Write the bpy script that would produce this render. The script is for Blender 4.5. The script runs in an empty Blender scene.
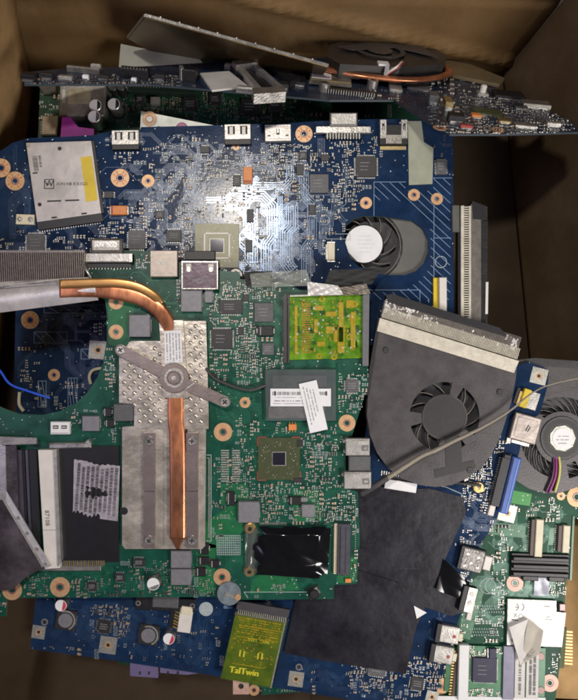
import bpy, math, random
from mathutils import Vector, Matrix
from mathutils.geometry import tessellate_polygon
R = math.radians
S = 0.0008            # metres per photo pixel at height 0
H = 0.54              # camera height
W2, H2 = 289.0, 350.0
C = bpy.context.scene.collection
SC = bpy.context.scene

# ------------------------------------------------------------------ camera
cam_d = bpy.data.cameras.new('camera')
cam = bpy.data.objects.new('camera', cam_d); C.objects.link(cam)
cam.location = (0, 0, H)
cam_d.sensor_fit = 'VERTICAL'
cam_d.angle = 2 * math.atan(H2 * S / H)
cam_d.clip_start = 0.01; cam_d.clip_end = 20
SC.camera = cam

# ------------------------------------------------------------------ world + lamps
w = bpy.data.worlds.new('World'); SC.world = w; w.use_nodes = True
w.node_tree.nodes['Background'].inputs[0].default_value = (0.80, 0.78, 1.0, 1)
w.node_tree.nodes['Background'].inputs[1].default_value = 0.045


def area(name, loc, target, size, power, col):
    d = bpy.data.lights.new(name, 'AREA'); d.shape = 'RECTANGLE'
    d.size = size[0]; d.size_y = size[1]; d.energy = power; d.color = col
    o = bpy.data.objects.new(name, d); C.objects.link(o); o.location = loc
    o.rotation_euler = (Vector(target) - Vector(loc)).to_track_quat('-Z', 'Y').to_euler()
    return o


area('ceiling_lamp', (-0.165, 0.475, 1.35), (0.05, -0.02, -0.05), (0.10, 0.09), 7.0, (1.0, 0.93, 0.84))
key = area('hand_lamp', (0.70, -0.50, 0.80), (0.14, -0.05, -0.03), (0.38, 0.38), 1.35, (1.0, 0.945, 0.90))
key.data.spread = R(62)
area('left_fill', (-1.2, 0.1, 1.5), (0, 0.05, 0), (0.7, 0.7), 4.0, (0.72, 0.66, 1.0))  # unseen violet fill added to tint the left side

SC.cycles.filter_width = 1.9
SC.view_settings.view_transform = 'Standard'
SC.view_settings.look = 'None'
SC.view_settings.gamma = 1
SC.view_settings.exposure = 0.15

# ------------------------------------------------------------------ materials
MATS = {}


def mat(name, col, rough=0.5, metal=0.0, var=0.15, vs=150, bump=0.0, bs=600, spec=0.5,
        alpha=1.0, coat=0.0, rvar=0.0, col2=None, stretch=None, scr=0.0, dust=0.0, corr=0.0, smudge=0.0, bd=0.0004):
    if name in MATS: return MATS[name]
    m = bpy.data.materials.new(name); m.use_nodes = True
    nt = m.node_tree; N = nt.nodes; L = nt.links
    b = N['Principled BSDF']
    b.inputs['Roughness'].default_value = rough; b.inputs['Metallic'].default_value = metal
    b.inputs['Specular IOR Level'].default_value = spec
    b.inputs['Alpha'].default_value = alpha
    b.inputs['Coat Weight'].default_value = coat; b.inputs['Coat Roughness'].default_value = 0.12
    tc = N.new('ShaderNodeTexCoord'); mp = N.new('ShaderNodeMapping')
    geo = N.new('ShaderNodeNewGeometry')
    L.new(geo.outputs['Position'], mp.inputs[0])
    if stretch: mp.inputs['Scale'].default_value = stretch
    n = N.new('ShaderNodeTexNoise'); n.inputs['Scale'].default_value = vs; n.inputs['Detail'].default_value = 6
    n.inputs['Roughness'].default_value = 0.65
    L.new(mp.outputs[0], n.inputs['Vector'])
    r = N.new('ShaderNodeValToRGB')
    r.color_ramp.elements[0].position = 0.3; r.color_ramp.elements[1].position = 0.7
    c1 = [max(0, c * (1 - var)) for c in col]
    c2 = col2 if col2 else [min(1, c * (1 + var)) for c in col]
    r.color_ramp.elements[0].color = (*c1, 1); r.color_ramp.elements[1].color = (*c2, 1)
    L.new(n.outputs['Fac'], r.inputs[0])
    out = r.outputs[0]
    if dust:
        nd = N.new('ShaderNodeTexNoise'); nd.inputs['Scale'].default_value = 1400; nd.inputs['Detail'].default_value = 3
        L.new(geo.outputs['Position'], nd.inputs['Vector'])
        rd = N.new('ShaderNodeValToRGB'); rd.color_ramp.elements[0].position = 0.60; rd.color_ramp.elements[1].position = 0.78
        rd.color_ramp.elements[1].color = (dust, dust, dust, 1)
        L.new(nd.outputs['Fac'], rd.inputs[0])
        mx = N.new('ShaderNodeMixRGB'); mx.inputs[2].default_value = (0.35, 0.33, 0.30, 1)
        L.new(rd.outputs[0], mx.inputs[0]); L.new(out, mx.inputs[1]); out = mx.outputs[0]
    if smudge:      # broad greasy dirt
        ns = N.new('ShaderNodeTexNoise'); ns.inputs['Scale'].default_value = 28; ns.inputs['Detail'].default_value = 8; ns.inputs['Roughness'].default_value = .7
        L.new(geo.outputs['Position'], ns.inputs['Vector'])
        rs = N.new('ShaderNodeValToRGB'); rs.color_ramp.elements[0].position = .45; rs.color_ramp.elements[1].position = .75
        rs.color_ramp.elements[1].color = (smudge,) * 3 + (1,)
        L.new(ns.outputs['Fac'], rs.inputs[0]); mx = N.new('ShaderNodeMixRGB'); mx.inputs[2].default_value = (.20, .19, .17, 1)
        L.new(rs.outputs[0], mx.inputs[0]); L.new(out, mx.inputs[1]); out = mx.outputs[0]
    if scr:         # scratches in two directions
        for ang, sd in ((.5, 0.0), (-1.1, 3.7), (1.7, 8.1)):
            m2 = N.new('ShaderNodeMapping'); m2.inputs['Rotation'].default_value = (0, 0, ang); m2.inputs['Scale'].default_value = (1, 45, 1); m2.inputs['Location'].default_value = (sd, sd, 0)
            L.new(geo.outputs['Position'], m2.inputs[0]); ns = N.new('ShaderNodeTexNoise'); ns.inputs['Scale'].default_value = 24; ns.inputs['Detail'].default_value = 3; ns.inputs['Distortion'].default_value = .35
            L.new(m2.outputs[0], ns.inputs['Vector']); rs = N.new('ShaderNodeValToRGB'); rs.color_ramp.elements[0].position = .69; rs.color_ramp.elements[1].position = .74
            rs.color_ramp.elements[1].color = (scr,) * 3 + (1,)
            L.new(ns.outputs['Fac'], rs.inputs[0]); mx = N.new('ShaderNodeMixRGB'); mx.inputs[2].default_value = (.30, .29, .29, 1)
            L.new(rs.outputs[0], mx.inputs[0]); L.new(out, mx.inputs[1]); out = mx.outputs[0]
    L.new(out, b.inputs['Base Color'])
    if rvar:
        mr = N.new('ShaderNodeMapRange'); mr.inputs['From Min'].default_value = 0.3; mr.inputs['From Max'].default_value = 0.7
        mr.inputs['To Min'].default_value = max(0.02, rough - rvar); mr.inputs['To Max'].default_value = rough + rvar
        L.new(n.outputs['Fac'], mr.inputs['Value']); L.new(mr.outputs[0], b.inputs['Roughness'])
    if bump:
        n2 = N.new('ShaderNodeTexNoise'); n2.inputs['Scale'].default_value = bs; n2.inputs['Detail'].default_value = 4
        L.new(mp.outputs[0], n2.inputs['Vector'])
        bp = N.new('ShaderNodeBump'); bp.inputs['Strength'].default_value = bump; bp.inputs['Distance'].default_value = bd
        L.new(n2.outputs['Fac'], bp.inputs['Height']); L.new(bp.outputs[0], b.inputs['Normal'])
        if corr:
            wv = N.new('ShaderNodeTexWave'); wv.inputs['Scale'].default_value = 38; wv.inputs['Distortion'].default_value = .6; wv.inputs['Detail'].default_value = 1
            L.new(geo.outputs['Position'], wv.inputs['Vector']); b2 = N.new('ShaderNodeBump'); b2.inputs['Strength'].default_value = corr; b2.inputs['Distance'].default_value = 0.0006
            L.new(wv.outputs['Fac'], b2.inputs['Height']); L.new(bp.outputs[0], b2.inputs['Normal']); L.new(b2.outputs[0], b.inputs['Normal'])
    MATS[name] = m
    return m


BLUE = mat('blue_solder_mask', (0.009, 0.027, 0.072), 0.17, 0, 0.35, 60, 0.10, 500, spec=0.15, rvar=0.025, dust=0.06, smudge=.06)
BLUE_T = mat('blue_trace', (0.024, 0.058, 0.130), 0.26, 0.1, 0.25, 200, 0.2, 1500, spec=0.8)
BLUE_S = mat('blue_trace_tinned', (0.12, 0.16, 0.23), 0.20, 0.7, 0.3, 300, spec=0.9)
GREEN = mat('green_solder_mask', (0.006, 0.070, 0.044), 0.30, 0, 0.35, 60, 0.12, 900, spec=0.42, rvar=0.05, dust=0.07, smudge=.05)
GREEN_T = mat('green_trace', (0.014, 0.135, 0.075), 0.28, 0.1, 0.25, 200, 0.2, 1500, spec=0.8)
GREEN_S = mat('green_copper_pour', (0.014, 0.14, 0.050), 0.3, 0.0, 0.2, 120, 0.2, 1200, spec=0.6)
GREEN_E = mat('pcb_cut_edge', (0.10, 0.13, 0.06), 0.7)
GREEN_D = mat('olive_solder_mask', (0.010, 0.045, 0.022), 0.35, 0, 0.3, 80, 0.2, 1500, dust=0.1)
SILK = mat('white_silkscreen', (0.36, 0.42, 0.42), 0.6, 0, 0.2, 500)
SILKB = mat('pale_blue_silkscreen', (0.20, 0.30, 0.45), 0.55, 0, 0.2, 500)
SOLDER = mat('solder', (0.50, 0.50, 0.47), 0.30, 0.9, 0.45, 900, 0.5, 2500)
PAD = mat('tinned_pad', (0.44, 0.43, 0.38), 0.38, 0.6, 0.35, 700, 0.3, 2000)
GOLD = mat('copper_ring', (0.62, 0.38, 0.20), 0.42, 0.35, 0.18, 400, 0.2, 1500)
GOLD2 = mat('gold_pin', (0.78, 0.56, 0.22), 0.3, 0.8, 0.2, 500)
BRASS = mat('brass', (0.70, 0.55, 0.28), 0.3, 0.9, 0.2, 600)
BLACK = mat('black_plastic', (0.012, 0.012, 0.014), 0.42, 0, 0.3, 300, 0.2, 1500, dust=0.12)
EPOXY = mat('chip_epoxy', (0.026, 0.025, 0.027), 0.42, 0, 0.25, 400, 0.2, 2500)
EPOXYG = mat('chip_epoxy_grey', (0.10, 0.10, 0.105), 0.45, 0, 0.2, 300, 0.2, 2500)
FERR = mat('inductor_grey', (0.22, 0.215, 0.23), 0.45, 0.25, 0.15, 300, 0.3, 2000, dust=0.15)
CAPT = mat('ceramic_tan', (0.36, 0.24, 0.14), 0.45, 0, 0.2, 500)
PRINT = mat('chip_print', (0.30, 0.30, 0.30), 0.6)
STEEL = mat('tinned_steel', (0.60, 0.58, 0.54), 0.32, 0.85, 0.14, 120, 0.35, 700, rvar=0.08)
STEELD = mat('dull_steel', (0.36, 0.34, 0.31), 0.42, 0.8, 0.25, 90, 0.4, 600, rvar=0.1)
SHELL = mat('connector_shell', (0.52, 0.50, 0.47), 0.38, 0.65, 0.25, 160, 0.4, 700, smudge=.4)
HSINK = mat('aluminium_plate', (0.68, 0.62, 0.54), 0.34, 0.8, 0.15, 60, 0.4, 120, rvar=0.08, smudge=.35, scr=.15, bd=.0015)
HSINK2 = mat('aluminium_plate_beige', (0.62, 0.56, 0.48), 0.36, 0.7, 0.18, 50, 0.4, 60, rvar=0.10, smudge=.5, scr=.2, bd=.003)
ALUS = mat('nickel_strip', (0.46, 0.38, 0.36), 0.3, 0.8, 0.15, 90, 0.2, 500)
COPPER = mat('copper_pipe', (0.64, 0.255, 0.125), 0.32, 0.85, 0.35, 60, 0.2, 250, rvar=0.1, stretch=(1, 0.35, 1), smudge=.25, scr=.12)
FIN = mat('fin_dark', (0.22, 0.20, 0.18), 0.4, 0.7, 0.25, 200)
FINC = mat('fin_cream', (0.60, 0.56, 0.46), 0.5, 0.3, 0.18, 160, 0.4, 900)
TAPE = mat('foil_tape', (0.66, 0.63, 0.63), 0.40, 0.45, 0.12, 60, 0.8, 200, rvar=0.1)
GREY = mat('fan_housing_grey', (0.066, 0.060, 0.062), 0.40, 0.3, 0.15, 70, 0.25, 900, rvar=0.06, dust=0.10, smudge=.16, scr=.14)
GREYD = mat('fan_housing_dark', (0.045, 0.045, 0.048), 0.45, 0.2, 0.2, 80, 0.3, 900, dust=0.2)
DISC = mat('fan_disc_grey', (0.13, 0.13, 0.12), 0.4, 0.3, 0.1, 80)
HUB = mat('fan_hub_brown', (0.020, 0.018, 0.018), 0.5, 0, 0.2, 200, dust=0.15)
BLADE = mat('fan_blade', (0.16, 0.145, 0.12), 0.42, 0, 0.3, 300, dust=0.3)
WHITE = mat('white_label', (0.80, 0.80, 0.80), 0.55, 0, 0.05, 100, 0.15, 300)
OFFW = mat('off_white_label', (0.66, 0.64, 0.60), 0.55, 0, 0.10, 60, 0.2, 300)
WPL = mat('white_plastic', (0.72, 0.68, 0.62), 0.4, 0, 0.08, 100)
CREAM = mat('cream_plastic', (0.70, 0.64, 0.46), 0.45, 0, 0.1, 100)
INK = mat('black_ink', (0.02, 0.02, 0.022), 0.6)
INKG = mat('grey_ink', (0.18, 0.18, 0.18), 0.6)
YEL = mat('yellow_tape', (0.68, 0.50, 0.02), 0.45, 0, 0.1, 100)
ORG = mat('orange_tantalum', (0.70, 0.24, 0.06), 0.45, 0, 0.12, 300)
RED = mat('red_marking', (0.55, 0.05, 0.09), 0.5)
REDC = mat('red_varnish', (0.35, 0.06, 0.05), 0.5)
PURP = mat('purple_plastic', (0.26, 0.02, 0.22), 0.4, 0, 0.15, 100)
LAV = mat('lavender_plastic', (0.15, 0.125, 0.24), 0.45, 0, 0.1, 100)
SATA = mat('blue_connector', (0.05, 0.12, 0.42), 0.4, 0, 0.15, 200)
FILM = mat('black_insulating_film', (0.010, 0.009, 0.016), 0.36, 0, 0.35, 40, 0.6, 22, rvar=0.08, dust=0.05, spec=.32, smudge=.09, bd=.0028, scr=.05)
TAPEB = mat('black_glossy_tape', (0.006, 0.006, 0.007), 0.12, 0, 0.3, 60, spec=0.7)
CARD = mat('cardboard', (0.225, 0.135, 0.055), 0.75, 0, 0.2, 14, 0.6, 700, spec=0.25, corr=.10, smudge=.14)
CARDR = mat('cardboard_in_shade', (0.105, 0.068, 0.034), 0.75, 0, 0.22, 14, 0.6, 700, spec=0.2, smudge=.12)  # darker copy of the cardboard, right wall's shade put into the colour
CARDL = mat('cardboard_lit', (0.52, 0.33, 0.15), 0.8, 0, 0.25, 30, 0.6, 700, spec=0.2)  # paler copy of the cardboard, lamplight put into the colour
CARDD = mat('cardboard_deep_shade', (0.055, 0.037, 0.022), 0.75, 0, 0.2, 25, 0.5, 300, spec=0.2)  # shade of the box bottom put into the cardboard colour
OLIVE = mat('bga_substrate', (0.062, 0.075, 0.032), 0.35, 0, 0.15, 200)
OLIVEL = mat('bga_substrate_pale', (0.20, 0.19, 0.085), 0.35, 0, 0.15, 200)
DIE = mat('silicon_die', (0.03, 0.03, 0.045), 0.08, 0.3, 0.1, 100, spec=0.9)
LIME = mat('green_card_lacquer', (0.02, 0.24, 0.008), 0.25, 0, 0.6, 120, col2=(0.24, 0.46, 0.012))
LIMEG = mat('gold_print', (0.55, 0.36, 0.02), 0.35, 0.3, 0.2, 300)
LIMED = mat('dull_green_card', (0.018, 0.095, 0.008), 0.35, 0, 0.35, 70, col2=(0.13, 0.19, 0.012))
LIMEY = mat('yellow_print', (0.80, 0.72, 0.05), 0.4)
WIREB = mat('blue_wire', (0.02, 0.09, 0.62), 0.35)
WIREP = mat('magenta_wire', (0.30, 0.03, 0.20), 0.4)
WIREY = mat('yellow_wire', (0.62, 0.60, 0.16), 0.4)
BRAID = mat('grey_braid', (0.30, 0.265, 0.205), 0.55, 0.2, 0.25, 900, 0.8, 3000)
BRAIDD = mat('dark_sleeve', (0.05, 0.048, 0.05), 0.5, 0, 0.2, 400)
CLEARF = mat('clear_film', (0.55, 0.58, 0.50), 0.14, 0, 0.1, 100, alpha=0.40, bump=0.9, bs=120, coat=0.5)
GREENF = mat('green_tinted_film', (0.06, 0.22, 0.01), 0.09, 0, 0.5, 150, alpha=0.16, bump=1.0, bs=300, bd=.0014, coat=1.0, spec=0.9)
GREYF = mat('grey_tinted_film', (0.16, 0.17, 0.18), 0.16, 0, 0.15, 100, alpha=0.50, bump=0.8, bs=150, coat=0.6)
PALEF = mat('pale_masking_film', (0.42, 0.44, 0.34), 0.3, 0, 0.12, 100, alpha=0.80, bump=0.5, bs=150)


# ------------------------------------------------------------------ mesh builder (units: photo pixels, y up)
class MB:
    def __init__(s): s.v = []; s.f = []; s.m = []; s.mi = []; s.sm = []

    def _m(s, m):
        if m not in s.m: s.m.append(m)
        return s.m.index(m)

    def face(s, idx, m, smooth=False):
        s.f.append(tuple(idx)); s.mi.append(s._m(m)); s.sm.append(smooth)

    def box(s, x, y, z, w, h, d, m, rot=0, ch=0.0, top=None):
        c, sn = math.cos(R(rot)), math.sin(R(rot)); b = len(s.v)
        ch = min(ch, w * .45, h * .45, d * .9)
        rings = [(w / 2, h / 2, 0), (w / 2, h / 2, d - ch)]
        if ch > 0: rings.append((w / 2 - ch, h / 2 - ch, d))
        for (a, e, zz) in rings:
            for (px, py) in ((-a, -e), (a, -e), (a, e), (-a, e)):
                s.v.append((x + px * c - py * sn, y + px * sn + py * c, z + zz))
        n = len(rings)
        s.face((b + 3, b + 2, b + 1, b), m)
        for k in range(n - 1):
            for i in range(4):
                j = (i + 1) % 4
                s.face((b + k * 4 + i, b + k * 4 + j, b + k * 4 + 4 + j, b + k * 4 + 4 + i), m)
        s.face([b + (n - 1) * 4 + i for i in range(4)], top or m)
        return s

    def prism(s, pts, z0, z1, m, holes=(), side=None):
        side = side or m
        loops = [list(pts)] + [list(h) for h in holes]
        ar = sum(a[0] * b_[1] - b_[0] * a[1] for a, b_ in zip(loops[0], loops[0][1:] + loops[0][:1]))
        if ar < 0: loops[0].reverse()
        for h in loops[1:]:
            ah = sum(a[0] * b_[1] - b_[0] * a[1] for a, b_ in zip(h, h[1:] + h[:1]))
            if ah > 0: h.reverse()
        tris = tessellate_polygon([[Vector((p[0], p[1], 0)) for p in l] for l in loops])
        flat = [p for l in loops for p in l]; n = len(flat); b = len(s.v)
        for p in flat: s.v.append((p[0], p[1], z1))
        for p in flat: s.v.append((p[0], p[1], z0))
        for t in tris:
            a, b_, c = (Vector(flat[i]) for i in t)
            if (b_ - a).x * (c - a).y - (b_ - a).y * (c - a).x < 0: t = t[::-1]
            s.face([b + i for i in t], m); s.face([b + n + i for i in t[::-1]], m)
        o = 0
        for l in loops:
            for i in range(len(l)):
                j = (i + 1) % len(l)
                s.face((b + o + j, b + o + i, b + n + o + i, b + n + o + j), side)
            o += len(l)
        return s

    def cyl(s, x, y, z, r, d, m, n=24, ch=0.0, top=None, r2=None):
        prof = [(r, 0), ((r2 or r), d - ch)]
        if ch: prof.append(((r2 or r) - ch, d))
        for k in range(len(prof) - 1):
            b = len(s.v)
            for (rr, zz) in prof[k:k + 2]:
                for i in range(n):
                    a = 2 * math.pi * i / n; s.v.append((x + rr * math.cos(a), y + rr * math.sin(a), z + zz))
            for i in range(n):
                j = (i + 1) % n; s.face((b + i, b + j, b + n + j, b + n + i), m, True)
        for (rr, zz, fl) in ((prof[0][0], 0, True), (prof[-1][0], prof[-1][1], False)):
            b = len(s.v)
            for i in range(n):
                a = 2 * math.pi * i / n; s.v.append((x + rr * math.cos(a), y + rr * math.sin(a), z + zz))
            idx = [b + i for i in range(n)]
            s.face(idx[::-1] if fl else idx, m if fl else (top or m))
        return s

    def ring(s, x, y, z, ro, ri, d, m, n=28, a0=0, a1=360):
        full = (a1 - a0) >= 359.9; k = n if full else n + 1; b = len(s.v)
        for (rr, zz) in ((ro, 0), (ro, d), (ri, d), (ri, 0)):
            for i in range(k):
                a = R(a0 + (a1 - a0) * i / n); s.v.append((x + rr * math.cos(a), y + rr * math.sin(a), z + zz))
        for q in range(4):
            for i in range(n):
                j = (i + 1) % k
                s.face((b + q * k + i, b + q * k + j, b + ((q + 1) % 4) * k + j, b + ((q + 1) % 4) * k + i), m)
        if not full:
            s.face([b + q * k for q in range(4)], m); s.face([b + q * k + k - 1 for q in range(3, -1, -1)], m)
        return s

    def ribbon(s, pts, wd, z, m, th=0.12):
        n = len(pts)
        if n < 2: return s
        L_, Rr = [], []
        for i in range(n):
            p = Vector(pts[i][:2])
            d0 = (p - Vector(pts[i - 1][:2])) if i else (Vector(pts[1][:2]) - p)
            d1 = (Vector(pts[i + 1][:2]) - p) if i < n - 1 else d0
            if d0.length < 1e-6 or d1.length < 1e-6: return s
            d0.normalize(); d1.normalize()
            t = d0 + d1
            if t.length < 0.3: t = d1
            t.normalize(); nn = Vector((-t.y, t.x)); k = wd / 2 / max(0.5, t.dot(d1))
            L_.append(p + nn * k); Rr.append(p - nn * k)
        b = len(s.v)
        for i in range(n):
            s.v.append((L_[i].x, L_[i].y, z + th)); s.v.append((Rr[i].x, Rr[i].y, z + th))
        for i in range(n - 1): s.face((b + 2 * i, b + 2 * i + 1, b + 2 * i + 3, b + 2 * i + 2), m)
        return s

    def tube(s, pts, r, m, n=10, ry=None, sub=6, sq=1.0):
        P = [Vector(p) for p in pts]
        Q = []; RR = []
        rad = r if isinstance(r, (list, tuple)) else [r] * len(P)
        for i in range(len(P) - 1):
            p0 = P[max(i - 1, 0)]; p1 = P[i]; p2 = P[i + 1]; p3 = P[min(i + 2, len(P) - 1)]
            for k in range(sub):
                t = k / sub
                Q.append(0.5 * ((2 * p1) + (p2 - p0) * t + (2 * p0 - 5 * p1 + 4 * p2 - p3) * t * t + (3 * p1 - p0 - 3 * p2 + p3) * t ** 3))
                RR.append(rad[i] * (1 - t) + rad[i + 1] * t)
        Q.append(P[-1]); RR.append(rad[-1])
        b = len(s.v); U = Vector((0, 0, 1))
        for i, q in enumerate(Q):
            t = (Q[min(i + 1, len(Q) - 1)] - Q[max(i - 1, 0)]).normalized()
            sd = t.cross(U)
            if sd.length < 0.05: sd = t.cross(Vector((0, 1, 0)))
            sd.normalize(); u = sd.cross(t)
            f = (ry / rad[0]) if ry else 1
            for k in range(n):
                a = 2 * math.pi * (k + .5) / n; ca, sa = math.cos(a), math.sin(a)
                ca = math.copysign(abs(ca) ** sq, ca); sa = math.copysign(abs(sa) ** sq, sa)
                s.v.append(tuple(q + sd * ca * RR[i] + u * sa * RR[i] * f))
        for i in range(len(Q) - 1):
            for k in range(n):
                j = (k + 1) % n
                s.face((b + i * n + k, b + (i + 1) * n + k, b + (i + 1) * n + j, b + i * n + j), m, True)
        s.face([b + k for k in range(n)], m); s.face([b + (len(Q) - 1) * n + k for k in range(n - 1, -1, -1)], m)
        return s

    def dome(s, x, y, z, r, h, m, n=10):
        b = len(s.v); K = 3
        for k in range(K):
            a = math.pi / 2 * k / K
            for i in range(n):
                t = 2 * math.pi * i / n; s.v.append((x + r * math.cos(a) * math.cos(t), y + r * math.cos(a) * math.sin(t), z + h * math.sin(a)))
        s.v.append((x, y, z + h))
        for k in range(K - 1):
            for i in range(n):
                j = (i + 1) % n; s.face((b + k * n + i, b + k * n + j, b + (k + 1) * n + j, b + (k + 1) * n + i), m, True)
        for i in range(n): s.face((b + (K - 1) * n + i, b + (K - 1) * n + (i + 1) % n, b + K * n), m, True)
        return s

    def sheet(s, quad, nx, ny, m, zf, z=0.0, th=0.4, cut=None):
        """wrinkled sheet between four corners (a,b,c,d), zf(u,v)->height"""
        a, b_, c, d = (Vector(q) for q in quad); b = len(s.v)
        for j in range(ny + 1):
            for i in range(nx + 1):
                u, v = i / nx, j / ny
                p = a * (1 - u) * (1 - v) + b_ * u * (1 - v) + c * u * v + d * (1 - u) * v
                s.v.append((p.x, p.y, z + zf(u, v)))
        for j in range(ny):
            for i in range(nx):
                if cut and cut((i + .5) / nx, (j + .5) / ny): continue
                k = b + j * (nx + 1) + i
                s.face((k, k + 1, k + nx + 2, k + nx + 1), m, True)
        return s

    def text(s, st, x, y, z, size, m, rot=0, sx=1.0):
        cu = bpy.data.curves.new('t', 'FONT'); cu.body = st; cu.size = size; cu.align_x = 'CENTER'; cu.align_y = 'CENTER'
        cu.resolution_u = 2
        o = bpy.data.objects.new('t', cu); C.objects.link(o)
        me = o.to_mesh(); b = len(s.v); c, sn = math.cos(R(rot)), math.sin(R(rot))
        for v in me.vertices:
            s.v.append((x + v.co.x * sx * c - v.co.y * sn, y + v.co.x * sx * sn + v.co.y * c, z))
        for p in me.polygons: s.face([b + i for i in p.vertices], m)
        o.to_mesh_clear(); bpy.data.objects.remove(o); bpy.data.curves.remove(cu)
        return s

    def mesh(s, name, k):
        me = bpy.data.meshes.new(name)
        me.from_pydata([(a * k, b * k, c * k) for a, b, c in s.v], [], s.f)
        for m in s.m: me.materials.append(m)
        me.polygons.foreach_set('material_index', s.mi)
        me.polygons.foreach_set('use_smooth', s.sm)
        me.update(); return me


def P(px, py, z): k = S * (H - z) / H; return Vector(((px - W2) * k, (H2 - py) * k, z))


def inpoly(x, y, poly):
    ins = False; j = len(poly) - 1
    for i in range(len(poly)):
        xi, yi = poly[i]; xj, yj = poly[j]
        if (yi > y) != (yj > y) and x < (xj - xi) * (y - yi) / (yj - yi) + xi: ins = not ins
        j = i
    return ins


class Thing:
    """a thing lying on a plane through three points (photo px, photo py, height)"""
    def __init__(s, name, label, cat, p0, p1, p2, group=None):
        a, b, c = P(*p0), P(*p1), P(*p2)
        x = (b - a).normalized(); n = x.cross(c - a).normalized()
        if n.z < 0: n = -n
        y = n.cross(x)
        s.M = Matrix.Translation(a) @ Matrix((x, y, n)).transposed().to_4x4()
        s.Mi = s.M.inverted(); s.k = S * (H - a.z) / H
        s.root = bpy.data.objects.new(name, None); C.objects.link(s.root)
        s.root.matrix_world = s.M; s.root.empty_display_size = 0.01
        s.root['label'] = label; s.root['category'] = cat
        if group: s.root['group'] = group
        s.avoid = []; s.rot = math.degrees(math.atan2((b - a).y, (b - a).x))
        s.rnd = random.Random(hash(label) % 9999 if False else len(label) * 7 + ord(label[0]))

    def l(s, px, py, h=0.0):
        o = s.Mi @ Vector((0, 0, H)); d = (s.Mi.to_3x3() @ (P(px, py, 0) - Vector((0, 0, H))))
        t = (h * s.k - o.z) / d.z; q = o + d * t
        return (q.x / s.k, q.y / s.k)

    def L(s, pts, h=0.0): return [s.l(x, y, h) for x, y in pts]

    def add(s, name, mb, px=None, py=None, rot=0, h=0.0, parent=None, label=None):
        me = mb.mesh(name, s.k) if isinstance(mb, MB) else mb
        o = bpy.data.objects.new(name, me); C.objects.link(o)
        par = parent or s.root; o.parent = par
        loc = Vector((0, 0, 0))
        if px is not None:
            x, y = s.l(px, py, h); loc = Vector((x * s.k, y * s.k, h * s.k))
        if parent is not None: 
            pm = Matrix.LocRotScale(parent.location, parent.rotation_euler, None)
            m = pm.inverted() @ Matrix.LocRotScale(loc, Matrix.Rotation(R(rot - s.rot), 3, 'Z').to_euler() if px is not None else None, None)
            o.location = m.to_translation(); o.rotation_euler = m.to_euler()
        else:
            o.location = loc
            if px is not None: o.rotation_euler = (0, 0, R(rot - s.rot))
        if label: o['label'] = label
        return o

    def block(s, px, py, w, h): s.avoid.append((px - w / 2, py - h / 2, px + w / 2, py + h / 2))

    def free(s, px, py, g=1.0):
        for a in s.avoid:
            if a[0] - g < px < a[2] + g and a[1] - g < py < a[3] + g: return False
        return True


# ------------------------------------------------------------------ component shapes
def chip(w, h, d=1.6, pins=0, sides=4, body=None, prn=True, rnd=random):
    m = MB(); m.box(0, 0, 0.35, w, h, d, body or EPOXY, ch=0.35)
    if pins:
        for sd in range(4):
            if sides == 2 and sd in (1, 3): continue
            if sides == -2 and sd in (0, 2): continue
            L_ = (w if sd in (0, 2) else h) * 0.88
            for i in range(pins):
                t = -L_ / 2 + L_ * (i + .5) / pins; e = 0.75
                if sd == 0: m.box(t, -h / 2 - e, 0.1, L_ / pins * .5, 2 * e, .5, SOLDER)
                if sd == 2: m.box(t, h / 2 + e, 0.1, L_ / pins * .5, 2 * e, .5, SOLDER)
                if sd == 1: m.box(w / 2 + e, t, 0.1, 2 * e, L_ / pins * .5, .5, SOLDER)
                if sd == 3: m.box(-w / 2 - e, t, 0.1, 2 * e, L_ / pins * .5, .5, SOLDER)
    if prn and min(w, h) > 7:
        z = d + 0.37
        m.cyl(-w / 2 + 1.6, -h / 2 + 1.6, z, .5, .03, PRINT, n=8)
        for r_ in range(3):
            x = -w * .28
            for q in range(7):
                l_ = rnd.uniform(.4, 1.2)
                if x + l_ > w * .32: break
                m.box(x + l_ / 2, h * (.18 - .17 * r_), z, l_, .7, .03, PRINT); x += l_ + .45
    return m


def inductor(w, h, d=3.5, body=None):
    m = MB(); m.box(0, 0, 0.1, w + .8, h * .6, .6, SOLDER); m.box(0, 0, .3, w, h, d, body or FERR, ch=.6); return m


def round_inductor(w):
    m = MB(); m.box(0, 0, 0.1, w + 1, w * .5, .6, SOLDER); m.box(0, 0, .3, w, w, 3.2, EPOXY, ch=.8)
    m.cyl(0, 0, 3.5, w * .36, .8, FERR, n=28, ch=.3); m.ring(0, 0, 3.5, w * .5, w * .42, .5, PAD, n=28, a0=-60, a1=120); return m


def can_cap(r, d, mark=RED):
    m = MB(); m.box(0, 0, 0, 2 * r + .6, 2 * r + .6, 1, EPOXY, ch=.5); m.cyl(0, 0, 1, r, d, STEEL, n=28, ch=.4, top=WHITE)
    z = d + 1.03; n = 12; b = len(m.v)
    for i in range(n + 1):
        a = R(-70 + 140 * i / n); m.v.append((.86 * r * math.cos(a), .86 * r * math.sin(a), z))
    m.face([b + i for i in range(n + 1)], mark); return m


def ring_hole(ro, ri=None, petals=False, col=None):
    m = MB(); ri = ri or ro * .34; m.ring(0, 0, .06, ro, ri, .28, col or GOLD, n=32)
    m.ring(0, 0, -1.6, ri * 1.02, ri * .80, 1.85, STEELD, n=20)
    m.ring(0, 0, .08, ri * 1.25, ri * 1.0, .36, REDC, n=24)
    if petals:
        for i in range(12):
            a = R(30 * i); m.box(ro * .7 * math.cos(a), ro * .7 * math.sin(a), .30, ro * .34, .55, .14, REDC if i % 3 else PAD, rot=30 * i)
    return m


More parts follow.
